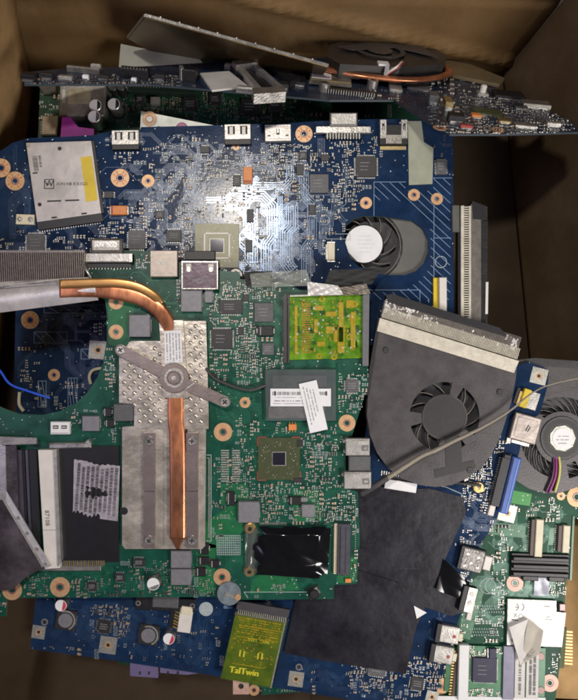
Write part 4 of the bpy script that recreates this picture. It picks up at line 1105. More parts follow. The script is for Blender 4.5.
scatter(G, Gout, [(235, 322, 25, 36, 120), (262, 365, 30, 18, 60), (350, 390, 16, 24, 50), (279, 458, 44, 40, 190), (330, 470, 24, 50, 120), (232, 480, 20, 30, 30), (300, 510, 40, 16, 60), (260, 500, 20, 16, 24),
                  (145, 275, 45, 18, 90), (215, 365, 12, 25, 20), (90, 578, 90, 18, 120), (195, 580, 20, 14, 40), (212, 520, 10, 20, 20), (290, 590, 45, 8, 12), (112, 370, 8, 22, 26), (120, 432, 8, 12, 10), (130, 425, 6, 8, 6),
                  (246, 350, 12, 20, 30), (338, 520, 16, 14, 22), (222, 300, 14, 12, 20), (350, 560, 8, 20, 8), (3, 600, 5, 14, 8), (85, 418, 12, 8, 10), (230, 290, 40, 8, 40)], 31, 98)

# loose blue wire end
def free_tube(name, label, cat, pts, r, mt, n=10, ry=None, k=S, sub=8):
    m = MB(); b = P(*pts[0]); m.tube([tuple((P(*p) - b) / k) for p in pts], r, mt, n=n, ry=ry, sub=sub)
    o = bpy.data.objects.new(name, m.mesh(name, k)); C.objects.link(o); o.location = b; o['label'] = label; o['category'] = cat; return o
free_tube('blue_wire', 'thin blue insulated wire ending over the dark board at left', 'wire', [(-14, 355, .004), (0, 371, .002), (10, 384, 0), (28, 391, -.004), (50, 398, -.012)], 1.2, WIREB)
free_tube('antenna_cable', 'thin dark cable lying along the green board beside the heatsink', 'cable', [(206, 368, .006), (214, 378, .006), (232, 386, .006), (250, 390, .005), (266, 385, .003)], 1.6, BRAIDD)

# ---- sheet metal cage at the far left
K = Thing('metal_cage', 'bent sheet metal bracket with a bright diagonal edge at the left of the memory slot', 'bracket', (20, 520, .008), (60, 520, .008), (20, 480, .008))
m = MB(); m.prism(K.L([(-20, 500), (3, 492), (46, 566), (26, 577), (12, 590), (-20, 592)]), -1, 0, mat('dark_sheet_metal', (.13, .11, .115), .32, .75, .4, 40, .9, 90, rvar=.12, smudge=.3)); kb = K.add('plate', m)
m = MB()
for (a, b, w_, mt, z_) in (((-4, 478), (48, 566), 6, mat('rim_highlight', (.70, .68, .70), .3, .5, .2, 150, .4, 300), 2.2), ((-3, 486), (44, 566), 2, SHELL, 4)):  # shiny highlight put into the whiter rail colour
    p = Vector(K.l(*a)); q = Vector(K.l(*b)); c = (p + q) / 2; m.box(c.x, c.y, 0, (q - p).length, w_, z_, mt, rot=math.degrees(math.atan2((q - p).y, (q - p).x)), ch=.4)
for t in (.45, .62, .8, .97): x, y = K.l(-4 + 52 * t, 478 + 88 * t); m.cyl(x, y, 2, 2, .8, STEEL, n=14, ch=.2)
K.add('edge_rail', m)
m = MB(); m.prism(K.L([(4, 447), (16, 444), (20, 560), (6, 520)], 1), -3, 1, mat('dark_sheet_metal', (.2,) * 3)); m.prism(K.L([(-20, 440), (5, 446), (6, 500), (-20, 500)], 3), -2, 2.4, STEEL); m.prism(K.L([(-20, 436), (36, 438), (36, 444), (-20, 446)], 3), -2, 2, STEELD)
K.add('folded_wall', m)

# ================================================================== lower blue motherboard
zL = -0.018
B = Thing('blue_motherboard', 'lower blue laptop motherboard half covered by black insulating film', 'circuit board', (240, 620, zL), (340, 636, zL), (240, 560, zL), 'laptop circuit boards in the box')
Bout = [(40, 560), (30, 649), (118, 661), (210, 675), (290, 690), (424, 712), (434, 700), (445, 668), (452, 640), (462, 610), (470, 580), (480, 545), (492, 528), (505, 500), (520, 450), (524, 425), (540, 414), (548, 385), (549, 370), (530, 362), (516, 366), (505, 390), (490, 405), (370, 400), (350, 560)]
m = MB(); m.prism(B.L(Bout), -2, 0, BLUE, [], GREEN_E)
for b_ in ((375, 560, 170, 190), (345, 620, 130, 80), (60, 620, 60, 50), (108, 645, 17, 17), (150, 634, 26, 26), (170, 635, 15, 15), (206, 609, 16, 16), (165, 604, 66, 18), (185, 617, 26, 30), (256, 644, 62, 84)): B.block(*b_)
traces(B, m, [(42, 600), (225, 602), (215, 672), (34, 645)], 46, 31, BLUE_T, .5, 1.4, 5, 4, 18)
traces(B, m, [(285, 655), (420, 675), (424, 705), (282, 688)], 26, 32, BLUE_T, .5, 1.4, 5, 4, 16)
traces(B, m, [(465, 495), (520, 440), (500, 520), (455, 600), (440, 660), (425, 655)], 30, 33, BLUE_T, .5, 1.4, 5, 3, 14)
vias(B, m, Bout, 500, 34, PAD)
m.ribbon(B.L([(426, 486), (429, 484), (446, 487), (462, 494)]), .7, .06, SILK)
x, y = B.l(206, 609); m.cyl(x, y, .05, 7, .15, SILK, n=28)
hatchbox(B, m, 224, 606, 8, 2, 2)
B.add('circuit_board', m)
f = wr(41, .8, 4)
m = MB(); q = [(328, 478), (404, 490), (428, 488), (463, 497), (466, 512), (448, 552), (440, 570), (457, 590), (470, 592), (461, 612), (452, 616), (425, 607), (330, 592)]
m.prism(B.L(q), .6, 1.0, FILM); fa = B.add('insulating_film', m)
m = MB(); q = [(300, 578), (284, 652), (330, 661), (406, 673), (410, 652), (416, 626), (425, 608), (398, 582), (360, 570)]; m.prism(B.L(q), 1.6, 2.1, FILM); B.add('insulating_film', m)
m = MB(); q = B.L([(436, 590), (462, 600), (470, 583), (445, 560)], 4); f = wr(42, 3, 3); m.sheet(q, 40, 30, TAPEB, f, z=1.6); B.add('lifted_film_flap', m)
m = MB(); q = B.L([(414, 606), (427, 613), (417, 619)], 4); m.prism(q, 3.0, 3.3, WHITE); B.add('white_film_corner', m)
for px, py in ((66.5, 619), (149, 634)): place(B, 'inductor', round_inductor(20), px, py, 24, 24, -9)
place(B, 'capacitor', can_cap(6, 6, RED), 63, 603, 13, 13, -9); place(B, 'capacitor', can_cap(6, 6, RED), 170, 636, 13, 13, -20); place(B, 'capacitor', can_cap(5, 6, RED), 268, 607, 12, 12, 30)
for px, py, w_, r_ in ((38.5, 632, 13, 3), (108, 645, 17, 3.4), (296, 679, 15, 3.4), (507.5, 513, 17, 3.2), (539, 376, 16, 3.2), (432, 697, 12, 3)): place(B, 'square_pad', square_pad(w_, r_), px, py, w_, w_, -14 if px > 400 else -8)
m = MB(); m.ring(0, 0, .05, 3.4, 2.2, .2, INKG); m.cyl(0, 0, .04, 2.4, .1, INK, n=16); place(B, 'locating_hole', m, 44.5, 622, 7, 7); B.add('locating_hole', m, 299, 667)
m = MB(); m.box(0, 0, .2, 60, 13, 4, BLACK, ch=.6); m.box(0, 5, .3, 26, 16, 5, EPOXYG, ch=.8); m.ring(-27, 0, 4.2, 2.6, 1.4, .3, STEELD); m.ring(27, 0, 4.2, 2.6, 1.4, .3, STEELD); place(B, 'black_connector', m, 166, 603, 62, 16, -3)
m = MB(); m.box(4, -2, .3, 13, 25, 4, WPL, ch=.6); m.box(4, 8, 4.2, 10, 8, 1.4, CREAM, ch=.3)
for i in range(8): m.box(-4.5, 10 - i * 3, .2, 6, 1.2, 2.5 + (i % 2), GOLD2, rot=-20)
m.box(-9, -4, .2, 5, 18, 2, BLACK); place(B, 'white_connector', m, 182, 616, 24, 28, -8)
for px, py, w_, h_, pins, body in ((104, 626, 13, 13, 7, EPOXY), (377, 668, 18, 15, 8, EPOXYG), (417, 683, 13, 13, 6, EPOXY), (436, 655, 6, 6, 2, EPOXY)): place(B, 'chip', chip(w_, h_, 1.5, pins, 4, body), px, py, w_ + 4, h_ + 4, -9)
m = MB(); m.box(0, 0, .3, 32, 9.5, 4.5, WHITE, ch=.5); m.box(0, 6.4, .2, 36, 3, 1.2, BLACK)
for i in range(18): m.box(-20 + i * 2.4, 9, .1, 1, 5, .7, SOLDER)
place(B, 'flat_cable_connector', m, 400, 485, 46, 14, -9)
m = MB(); m.tube([(-12, 3, 2), (0, 0, 3), (14, -2, 3.4), (34, -4, 4.2), (40, -5, 4)], 1.4, BRAIDD, n=8); m.box(-12, 4, .3, 5, 4, 3, RED, ch=.5); B.add('fan_lead', m, 440, 480)
for px, py, col in ((427.5, 482, REDC), (457, 475, ORG), (465, 478, SHELL), (477, 485, CAPT), (481, 489, BRASS)):
    m = MB(); m.box(0, 0, .2, 5.5, 5.5, 3.5, col, ch=.8); m.box(0, 0, .15, 7.5, 3, .8, SOLDER); place(B, 'small_capacitor', m, px, py, 7, 7, 20)
m = MB(); m.cyl(0, 0, .2, 6, 3, BRASS, n=24, ch=1); m.ring(0, 0, 3.2, 4, 2, .8, GOLD2); place(B, 'brass_standoff', m, 478, 487, 12, 12)
m = MB(); m.box(0, 0, .3, 9, 57, 8, SATA, ch=1); m.box(2, 0, 8.2, 1.2, 54, .5, mat('blue_ridge', (.12, .24, .62), .35)); m.box(-3.2, 0, 8.3, .8, 54, .2, INK); m.box(-9.5, 2, .3, 9, 52, 6, BLACK, ch=.5)
for i in range(20): m.box(-14.5, -22 + i * 2.4, .2, 2, 1, 2, SOLDER)
m.box(-9.5, 27, .3, 7, 4, 8, BLACK, ch=.5); place(B, 'blue_drive_connector', m, 508, 484, 30, 60, -14)
m = MB(); m.box(0, 0, .3, 9, 20, 4, CREAM, ch=.8); m.box(9, 0, .2, 13, 22, 2.5, mat('tan_conn', (.42, .36, .30), .5), ch=.5); place(B, 'tan_connector', m, 514, 500, 4, 4, -14) if False else None
m = MB(); m.box(0, 0, .3, 27, 27, 5, mat('warm_shield', (.42, .37, .33), .4, .6, .15, 80, .5, 200), ch=1); m.box(0, 0, 5.3, 20, 20, .4, mat('warm_shield', (.4,) * 3), ch=.3); m.box(1, 1, 5.75, 1, 7, .08, INK, rot=-14); m.box(3, 0, 5.75, 1, 6, .08, INK, rot=-14)
m.box(-12, -16, .2, 4, 5, 1.5, STEEL); m.box(0, -15.5, .2, 18, 3, 1.5, SOLDER); place(B, 'shielded_module', m, 524, 428, 28, 28, -15)
m = MB(); m.box(0, 0, .4, 7, 19, 4.5, YEL, ch=.5); m.box(-5, -2, .2, 3, 15, 3, GOLD2); m.box(8.5, 0, .3, 11, 18, 2.4, SHELL, ch=.5); m.box(-8, 0, .2, 3, 16, 2, BLACK); place(B, 'yellow_connector', m, 524, 398, 22, 20, -18)
m = MB(); m.cyl(0, 0, -.6, 6.4, 1.2, BLUE, n=24); m.ring(0, 0, .6, 4.6, 2.2, .5, STEELD); place(B, 'screw_tab', m, 503, 399, 12, 12)
m = MB(); m.box(0, 0, .3, 6, 12, 3.5, WPL, ch=.5)
for i in range(5): m.box(-4.5, -5 + i * 2.5, .2, 3, 1, 1, SOLDER)
place(B, 'white_connector', m, 491, 509, 10, 14, -15)
# headphone style sockets along the slanted edge
m = MB(); m.box(0, 0, .3, 25, 24, 6, BLACK, ch=.6); m.box(1, 0, 6.3, 21, 21, .6, mat('speckled_steel', (.20, .19, .18), .4, .7, .6, 400, .8, 900), ch=.3)
for a, b in ((-5, 5), (6, 4), (0, -3), (7, -6), (-6, -7)): m.box(a, b, 6.95, 3, 2.2, .3, SHELL, rot=30)
m.box(17, 0, .3, 8, 14, 4, WPL, ch=.8); place(B, 'jack_socket', m, 470, 558, 34, 26, -14)
m = MB(); m.box(0, 0, .3, 13, 26, 6, BLACK, ch=.6); m.box(3, 0, 6.3, 9, 25, .7, STEEL, ch=.3); m.cyl(3, 6, 7, 2.4, .5, STEELD, n=16); m.cyl(3, -3, 7, 2.2, .5, STEELD, n=16); m.box(6, -11, .3, 5, 18, 5.4, WPL, ch=.4)
place(B, 'jack_socket', m, 466, 597, 18, 28, -14)
for px, py in ((447, 632), (441, 652)):
    m = MB(); m.box(0, 0, .3, 22, 17, 6, SHELL, ch=.6); m.box(-10, 0, .3, 5, 19, 6.6, BLACK, ch=.4); m.box(0, -7.5, 6.3, 20, .7, .25, STEELD); m.cyl(6, -1, 6.3, 1.8, .15, REDC, n=14); m.box(0, 7, 6.3, 18, .6, .2, STEELD)
    m.box(13, -2, .3, 5, 8, 3, CREAM, ch=.4); place(B, 'jack_socket', m, px, py, 26, 18, -10)
scatter(B, Bout, [(104, 622, 24, 16, 60), (62, 625, 20, 20, 12), (190, 628, 30, 24, 26), (140, 655, 60, 10, 14), (372, 676, 22, 12, 70), (420, 668, 16, 24, 60), (476, 482, 14, 20, 80), (480, 470, 16, 16, 60), (434, 640, 10, 24, 26), (455, 575, 10, 12, 20), (462, 540, 10, 12, 12),
                  (330, 678, 30, 10, 10), (400, 698, 20, 8, 20), (500, 530, 10, 10, 8), (495, 460, 8, 24, 20), (445, 610, 8, 8, 12), (210, 660, 20, 8, 8), (390, 478, 30, 5, 14), (278, 610, 8, 8, 6)], 42, 95, base=-9)

# ================================================================== right-hand fan
zR = -0.0225
Q = Thing('cooling_fan', 'grey cooling fan with small hub label and magenta and yellow wires, right edge', 'fan', (545, 430, zR), (600, 430, zR), (545, 380, zR), 'cooling fans')
qo = [(490, 366), (534, 362), (560, 364), (620, 368), (620, 470), (592, 480), (575, 488), (560, 493), (545, 493), (530, 489), (517, 481), (505, 470), (497, 455), (490, 430)]
qc = Q.l(562, 438)
hol = [arc_slot(qc[0], qc[1], 26.5, 41, a, b) for a, b in ((44, 132), (146, 186), (192, 262), (280, 300), (312, 350), (-4, 36))]
m = MB(); m.prism(Q.L(qo), -1, 0, GREY, hol); m.prism(Q.L(qo), -9, -8.2, GREYD); m.ring(qc[0], qc[1], -8.2, 45, 43, 7.2, GREYD, n=40)
Q.add('housing', m)
m = MB(); m.prism(Q.L([(488, 363), (534, 358), (620, 364), (620, 370), (534, 366), (490, 372)]), -1.0, 1.4, GREYD); Q.add('raised_rim', m)
fan_parts(Q, 562, 438, 41, 22, 0, 8, 26, GREYD, sweep=45)
m = MB(); m.cyl(0, 0, .1, 22, 1.0, GREYD, n=44, ch=.6); m.ring(0, 0, 1.0, 19, 14.5, .25, HUB, n=44); m.cyl(0, 0, 1.1, 13.2, .7, PAD, n=9, ch=.2); m.cyl(0, 0, 1.8, 10.2, .4, WHITE, n=36); print_line(m, 0, 2, 2.24, 12, 1, seed=2); print_line(m, 0, -1.5, 2.24, 13, 1, seed=5); print_line(m, 0, -5, 2.24, 9, 1, seed=6)
Q.add('hub_label', m, 562, 438)
def wirepart(T, name, pts, r, mt):
    m = MB(); m.tube([(*T.l(a, b, z), z) for a, b, z in pts], r, mt, n=8); return T.add(name, m)
wirepart(Q, 'yellow_wire', [(559, 456, 0), (560, 466, 2), (559, 478, 2.4), (555, 492, 2)], 1.2, WIREY)
wirepart(Q, 'magenta_wire', [(556, 456, 0), (556.5, 466, 2), (555, 478, 2.4), (549, 493, 2)], 1.2, WIREP)
wirepart(Q, 'magenta_wire', [(553.5, 456, 0), (554, 466, 2), (552, 478, 2.2), (546, 492, 2)], 1.1, mat('dark_wire', (.10, .03, .08), .4))

# ================================================================== large blower fan
zF = -0.002
Z = Thing('blower_fan', 'large flat grey blower fan with pale slanted fin stack along its top edge', 'fan', (440, 410, zF), (512, 432, zF), (420, 470, zF), 'cooling fans')
zo = [(377, 328), (373, 360), (368, 395), (367, 415), (370, 435), (377, 453), (388, 468), (403, 479), (420, 485), (436, 487), (452, 485), (468, 478), (482, 467), (492, 454), (500, 438), (506, 420), (512, 400), (516, 378), (517, 368)]
zc = Z.l(444.5, 417)
hol = [arc_slot(zc[0], zc[1], 23, 35, a + 17 - 17, b) for a, b in ((78 + 16, 172 + 16), (-30 + 16, 60 + 14), (198 + 14, 258 + 18), (286 + 12, 316 + 8))]
m = MB(); m.prism(Z.L(zo), -1, 0, GREY, hol); m.prism(Z.L(zo), -12, -11, GREYD)
L_ = Z.L(zo)
for i in range(len(L_)):
    a, b = Vector(L_[i]), Vector(L_[(i + 1) % len(L_)]); c = (a + b) / 2
    if i == len(L_) - 1: continue
    m.box(c.x * .985, c.y * .985, -11, (b - a).length + .6, 1.2, 10, GREYD, rot=math.degrees(math.atan2((b - a).y, (b - a).x)))
zh = Z.add('housing', m)
fan_parts(Z, 444.5, 417, 37, 21, -.4, 11, 13, HUB, sweep=28)
m = MB(); m.cyl(0, 0, .05, 21.5, .5, HUB, n=48, ch=.2); m.ring(0, 0, .05, 22.4, 21.3, .8, GREY, n=48); Z.add('hub_disc', m, 444.5, 417)
m = MB(); m.prism(Z.L([(445, 438), (461, 436), (462, 463), (474, 460), (476, 468), (435, 478), (434, 470), (446, 467)]), .05, .45, HUB); Z.add('dark_sticker', m)
m = MB(); m.prism(Z.L([(380, 318), (519, 361), (514, 373), (377, 331)], 3), -10, 3.4, FINC); zf = Z.add('fin_stack', m)
m = MB(); fins(m, Z.l(383, 312, 3), Z.l(519, 354, 3), 11, -8, 11.6, 92, FINC, th=.75); fins(m, Z.l(386.5, 303, 3), Z.l(520, 344, 3), 14, -8, 10.8, 92, FIN, th=.7)
m.prism(Z.L([(385, 300), (519, 340), (519, 356), (381, 316)], 2), -8, 1.6, FIN)
Z.add('fins', m, parent=zf)
m = MB(); m.prism(Z.L([(386, 295), (392, 294), (500, 328), (508, 337), (388, 302)], 3), -9, 3.8, BLACK); m.prism(Z.L([(378, 318), (381, 318), (369, 395), (365, 395)], 1), -9, 1.2, BLACK); Z.add('foam_seal', m)
m = MB(); rr = random.Random(6)
for i in range(150):
    t = rr.random() ** 1.9 * .42 if i < 105 else (1 - rr.random() ** 2 * .08 if i < 135 else rr.random()); v = rr.random()
    px = 387 + 131 * t - 3 * v; py = 299 + 40 * t + 12 * v; x, y = Z.l(px, py, 3.6); m.box(x, y, 2.6, rr.uniform(.6, 2.0), rr.uniform(.8, 3.2), .5, mat('white_adhesive', (.74, .72, .68), .6), rot=rr.uniform(-30, 30), ch=.2)
Z.add('adhesive_residue', m, parent=zf)
for (a, b) in ((500, 392), (386, 350), (470, 470)): Z.add('screw', screw(3.2, GREYD), a, b, 30)

# ================================================================== lower right green board
zN = -0.036
MATS['green_lr'] = mat('green_solder_mask_bright', (0.005, 0.070, 0.034), 0.40, 0, 0.3, 60, 0.1, 900, spec=0.18, dust=0.05)
N_ = Thing('green_motherboard', 'green board in the lower right corner with black heat spreader and white label', 'circuit board', (500, 590, zN), (570, 596, zN), (500, 520, zN - .002), 'laptop circuit boards in the box')
No = [(470, 470), (520, 468), (560, 484), (610, 494), (600, 520), (573, 518), (571, 578), (566, 580), (563, 640), (553, 720), (400, 730), (420, 560)]
m = MB(); m.prism(N_.L(No), -2, 0, MATS['green_lr'], [], GREEN_S)
for b_ in ((539, 566, 62, 26), (536, 537, 14, 38), (563, 538, 12, 32), (535, 623, 60, 52), (500, 672, 100, 54), (515, 583, 18, 18), (578, 498, 20, 20), (561, 496, 9, 9), (541, 586, 14, 18)): N_.block(*b_)
traces(N_, m, [(470, 500), (572, 500), (565, 600), (460, 640)], 60, 51, GREEN_T, .5, 1.3, 6, 3, 16); vias(N_, m, No, 420, 52, SOLDER)
for pl in ([(512, 490), (532, 494), (530, 506), (510, 503)], [(490, 522), (526, 526), (524, 538), (488, 534)], [(471, 590), (484, 592), (470, 640), (456, 636)], [(550, 528), (556, 528), (553, 545), (548, 545)]): m.prism(N_.L(pl), .01, .04, GREEN_S if pl[0][0] != 512 else mat('bright_green_patch', (.03, .28, .04), .35))
for r_ in range(3):
    for i in range(12): x, y = N_.l(473 + i * 2.4 + r_ * 1, 606 + r_ * 3); m.box(x, y, .05, .8, 1.6, .15, SILK, rot=20)
    for i in range(12): x, y = N_.l(470 + i * 2.4 + r_ * 1, 629 + r_ * 3); m.box(x, y, .05, .8, 1.6, .15, SILK, rot=20)
for cx in (488, 493): x, y = N_.l(cx, 586); m.ring(x, y, .05, 8, 7.3, .1, SILK)
m.prism(N_.L([(572.5, 516), (574.5, 516), (571.5, 580), (569.5, 580)]), -2, 1.0, GREEN_S)
N_.add('circuit_board', m)
for (px, py, w_, h_) in ((536.5, 537, 7.5, 37), (563.5, 538, 7, 27)):
    m = MB(); m.box(1, 0, .3, w_, h_, 5, CREAM, ch=.6); m.box(-w_ / 2 - 1.6, 0, .2, 3.6, h_ - 1, 4, mat('conn_brown', (.09, .06, .05), .5), ch=.3)
    for i in range(int(h_ / 2.2)): m.box(-w_ / 2 - 4.4, -h_ / 2 + 2 + i * 2.1, .1, 2, .9, .8, SOLDER)
    place(N_, 'white_connector', m, px, py, 14, h_, -4)
m = MB(); m.box(0, 0, .3, 58, 24, 3, BLACK, ch=.6)
for i in range(3): m.box(0, -8 + i * 7.5, 3.3, 56, 4.2, 3, BLACK, ch=.8)
m.box(-10, -12, .3, 16, 5, 5.5, BLACK, ch=.8); m.box(16, -12, .3, 16, 5, 5.5, BLACK, ch=.8); place(N_, 'heat_spreader', m, 539, 565, 60, 26, -2)
place(N_, 'mounting_ring', ring_hole(8.4, 3.2, col=mat('pinkish_ring', (.62, .40, .32), .45, .2)), 515, 583, 17, 17); place(N_, 'mounting_ring', ring_hole(10, 3.6), 577, 497, 20, 20); place(N_, 'mounting_ring', ring_hole(4.2, 1.2), 561, 496, 9, 9)
place(N_, 'mounting_ring', ring_hole(8.6, 2.4), 440, 686, 18, 18); place(N_, 'mounting_ring', ring_hole(8.6, 3, col=mat('pinkish_ring', (.6,) * 3)), 550, 683, 18, 18)
m = MB(); f = wr(51, 1, 4); m.sheet([(-7.5, -9), (7.5, -9), (7.5, 9), (-7.5, 9)], 12, 14, mat('lilac_clear_tape', (.55, .55, .66), .2, 0, .1, 80, alpha=.7), f, z=1.2); m.box(0, 5, 1, 12, 2, .4, WHITE); N_.add('tape_strip', m, 541, 586, -3)
for i in range(11):
    if i == 0: m = MB()
    x, y = N_.l(569, 632 + i * 3.2); m.box(x, y, -1.2, 8, 1.7, .7, mat('dull_gold', (.40, .28, .12), .4, .6))
m.prism(N_.L([(562, 628), (567, 628), (564, 668), (559, 668)]), -1.9, .4, GREEN_E); N_.add('edge_contacts', m)
# module with certification label
m = MB(); q = [(508, 599), (556.5, 601), (556.5, 612), (566, 613), (562, 647), (507, 645)]; m.prism(N_.L(q, 4), .3, 4, SHELL); m.prism(N_.L([(508.6, 599.6), (556, 601.6), (556, 612.6), (565.4, 613.6), (561.6, 646.4), (507.6, 644.4)], 4.3), 4.02, 4.25, mat('glossy_white_label', (.80, .79, .75), .3, 0, .06, 80, .3, 150))
md = N_.add('wireless_module', m); m = MB()
def t_(px, py): return N_.l(px, py, 4.3)
for (cx, mid) in ((520.5, False), (513.5, True)):
    pass
x, y = t_(515.2, 607); m.ring(x, y, 4.3, 3.6, 3.0, .06, INK, a0=-72, a1=72, n=14); m.box(x + 1.6, y, 4.3, 3.0, .6, .06, INK)
x, y = t_(520.8, 607); m.ring(x, y, 4.3, 3.6, 3.0, .06, INK, a0=-72, a1=72, n=14)
x, y = t_(515.5, 615.5); m.text('X', x, y, 4.36, 5.5, INKG, 8); x, y = t_(521, 616.5); m.ring(x, y, 4.3, 2.4, 2.0, .06, INKG)
x, y = t_(515, 620); m.box(x, y, 4.3, 6.5, 1, .06, INK, rot=0)
for (a, b, l_) in ((548, 606.5, 7), (549, 619.5, 6), (548.5, 617, 4)): x, y = t_(a, b); print_line(m, x, y, 4.3, l_, 1, seed=a)
x, y = t_(513, 640); m.cyl(x, y, 4.28, 1.8, .1, INKG, n=14); N_.add('label_print', m, parent=md)
m = MB(); m.box(0, 0, .3, 6, 7, 4, mat('dim_screw', (.25, .18, .18), .4, .5), ch=.5); N_.add('corner_clamp', m, 561, 606, parent=md)
# loose torn label
T2 = Thing('torn_paper_label', 'torn curled off-white paper label lying on the module of the lower right board', 'paper label', (525, 640, zN + .006), (560, 640, zN + .006), (525, 610, zN + .0045))
m = MB(); f = wr(61, 2, 3)
m.sheet(T2.L([(519, 663), (532, 646), (527, 618), (508, 626)]), 14, 14, OFFW, lambda u, v: f(u, v) + 2, z=0); T2.add('paper_flap', m)
m = MB(); m.sheet(T2.L([(519, 664), (537, 651), (541, 628), (527, 618)]), 14, 14, mat('stained_paper', (.52, .48, .40), .55, 0, .15, 60, .4, 200), lambda u, v: f(v, u) + 4 * u + 1, z=.5); 
for i in range(3): x, y = T2.l(525 + i * 2.2, 655 - i * 1.5); print_line(m, x, y, 5.2 + i, 9, 1.2, rot=55, seed=i, col=INKG)
T2.add('paper_fold', m)
# mini card with square chip
m = MB(); m.box(0, 0, 1.4, 88, 50, 1.6, mat('light_green_card', (.05, .20, .09), .35, 0, .3, 100), ch=.1); card2 = place(N_, 'modem_card', m, 500, 671, 92, 54, -2)
m = MB(); m.box(-38, 0, 1.2, 10, 54, 6, WHITE, ch=.6); N_.add('white_latch_bar', m, 500, 671, -2, parent=card2)
m = chip(24, 24, 3.0, 14, 4, mat('violet_chip', (.032, .030, .065), .4, 0, .15, 200, spec=.3), True); N_.add('chip', m, 484, 669, -2, parent=card2, h=2.9)
m = MB(); m.box(-13, 0, 3, 11, 52, 2.6, mat('lilac_strip', (.22, .21, .30), .4), ch=.3); m.box(-1.5, -2, 3, 10, 46, 1.6, OFFW, ch=.2); m.box(11, 0, 3, 12, 50, 1.4, OFFW, ch=.2)
for xx, sd in ((-1.5, 3), (9, 4), (13, 5)): print_line(m, xx, -2, 4.8, 38, 3, rot=90, seed=sd)
N_.add('label_strips', m, 520, 671, -2, parent=card2)
m = MB(); rr = random.Random(9)
for i in range(90):
    x, y = rr.uniform(-32, 0), rr.choice((rr.uniform(-24, -17), rr.uniform(14, 24))) if rr.random() < .7 else rr.uniform(-24, 24)
    if -24 < x < 0 and abs(y) < 17: continue
    smd_mb(rr.choice((0, 1, 2, 3)), m, x, y, rr.choice((0, 90)))
for v in range(len(m.v)): a = m.v[v]; m.v[v] = (a[0], a[1], a[2] + 3)
o = N_.add('surface_mount_components', m, 500, 671, -2, parent=card2); o['kind'] = 'stuff'
m = MB(); m.box(0, 0, 3, 7, 10, 4, mat('violet_chip', (.1,) * 3), ch=.4); m.box(-4, 0, 3, 2, 9, 2.5, SOLDER); N_.add('capacitor', m, 491, 651, parent=card2)
for py in (655, 689): m = MB(); m.cyl(0, 0, 1, 4, 2.4, mat('dark_post', (.2, .13, .12), .4, .5), n=20, ch=.5); place(N_, 'post', m, 540, py, 8, 8)
m = MB(); m.box(0, 0, 3.5, 120, 8, .4, WHITE, ch=.1); N_.add('white_label', m, 484, 699, -1)
m = MB()
for i in range(16): m.box(-1, -22 + i * 2.8, .2, 3, 1.4, 2, GOLD2)
m.box(2, 0, .2, 3, 46, 3, mat('conn_brown', (.1,) * 3)); m.box(-5, 0, .2, 5, 40, 1.2, mat('light_green_card', (.1,) * 3)); place(N_, 'card_connector', m, 453, 671, 10, 48, -6)
scatter(N_, No, [(450, 655, 14, 30, 60), (500, 560, 8, 30, 24), (490, 545, 14, 20, 30), (545, 505, 14, 8, 24), (490, 620, 20, 30, 26), (505, 600, 4, 24, 12), (551, 590, 10, 8, 14), (555, 660, 6, 14, 12), (535, 515, 20, 6, 14), (470, 600, 10, 20, 14), (563, 560, 4, 30, 10)], 53, 70)

# black cover sliver beside the module
# ================================================================== braided cable across the big fan
free_tube('braided_cable', 'grey braided cable running diagonally across the large blower fan', 'cable',
          [(363, 492, .001), (374, 486, .004), (392, 475, .0055), (420, 457, .0040), (436, 450, .0042), (454, 441, .0040), (480, 428.5, .0042), (508, 412, .005), (534, 392, .007), (556, 383, .004), (600, 374, .002)],
          [2.2, 2.5, 2.5, 2.2, 2.3, 2.0, 1.6, 1.1, .8, .75, .75], BRAID, n=12)
free_tube('cable_sleeve', 'black sleeve over the lower left end of the braided cable', 'cable sleeve', [(361, 494, .001), (374, 486.5, .0041), (388, 477.3, .0056)], [3.4, 3.3, 3.1], BRAIDD, n=12)

# ================================================================== yellow filmed card at the bottom
zY = -0.010
Y = Thing('green_card', 'small yellow green card with gold printed lettering tilted over the lower blue board', 'circuit card', (250, 650, zY), (290, 656, zY), (250, 610, zY - .001))
m = MB(); m.prism(Y.L([(236, 611), (287, 620), (270, 687), (221, 678)]), -1.2, 0, LIMED, [], GREEN_E)
rr = random.Random(7)
for j in range(20):
    for i in range(26):
        u = .08 + .84 * i / 26; v = .08 + .70 * j / 20
        if rr.random() < (.75 if v < .32 else .30 if v < .66 else .12):
            px = 236 + 51 * u - 15.5 * v; py = 611 + 9 * u + 67 * v; x, y = Y.l(px, py); m.box(x, y, .03, rr.uniform(1, 2.4), rr.uniform(.5, 1.6), .2, LIMEG if v < .4 or rr.random() < .4 else mat('dark_solder_spot', (.10, .08, .03), .4), rot=-1)
for (a, b) in ((240, 653), (244, 654), (258, 656), (262, 656.5)): x, y = Y.l(a, b); m.box(x, y, .05, 1.5, 6, .35, LIMEY)
for pl in ([(239, 625), (282, 632)], [(236, 636), (278, 642)], [(232, 663), (262, 668), (266, 667)]): m.ribbon(Y.L(pl), .8, .1, LIMEG)
x, y = Y.l(244, 671.5); m.text('TalTwin', x, y, .45, 8.6, LIMEY, rot=0, sx=1.05); [m.text('TalTwin', x + d_, y + d_ * .3, .44 - abs(d_) * .01, 8.6, LIMEY, rot=0, sx=1.05) for d_ in (-.35, .35, .6)]; x, y = Y.l(258, 641); m.text('7NX1', x - 6, y, .45, 4.2, LIMEY, rot=0); m.text('704R', x + 8, y - .3, .45, 3.8, LIMEY, rot=0)
yb = Y.add('card', m)
m = MB(); m.prism(Y.L([(238, 601), (290, 610), (288, 618), (236, 609)], 3), -1, 3, mat('connector_dark', (.06, .055, .06), .4)); 
for i in range(24): x, y = Y.l(238.5 + i * 2.05, 611.5 + i * .36, 1); m.box(x, y, .3, 1, 5, 1.6, PAD)
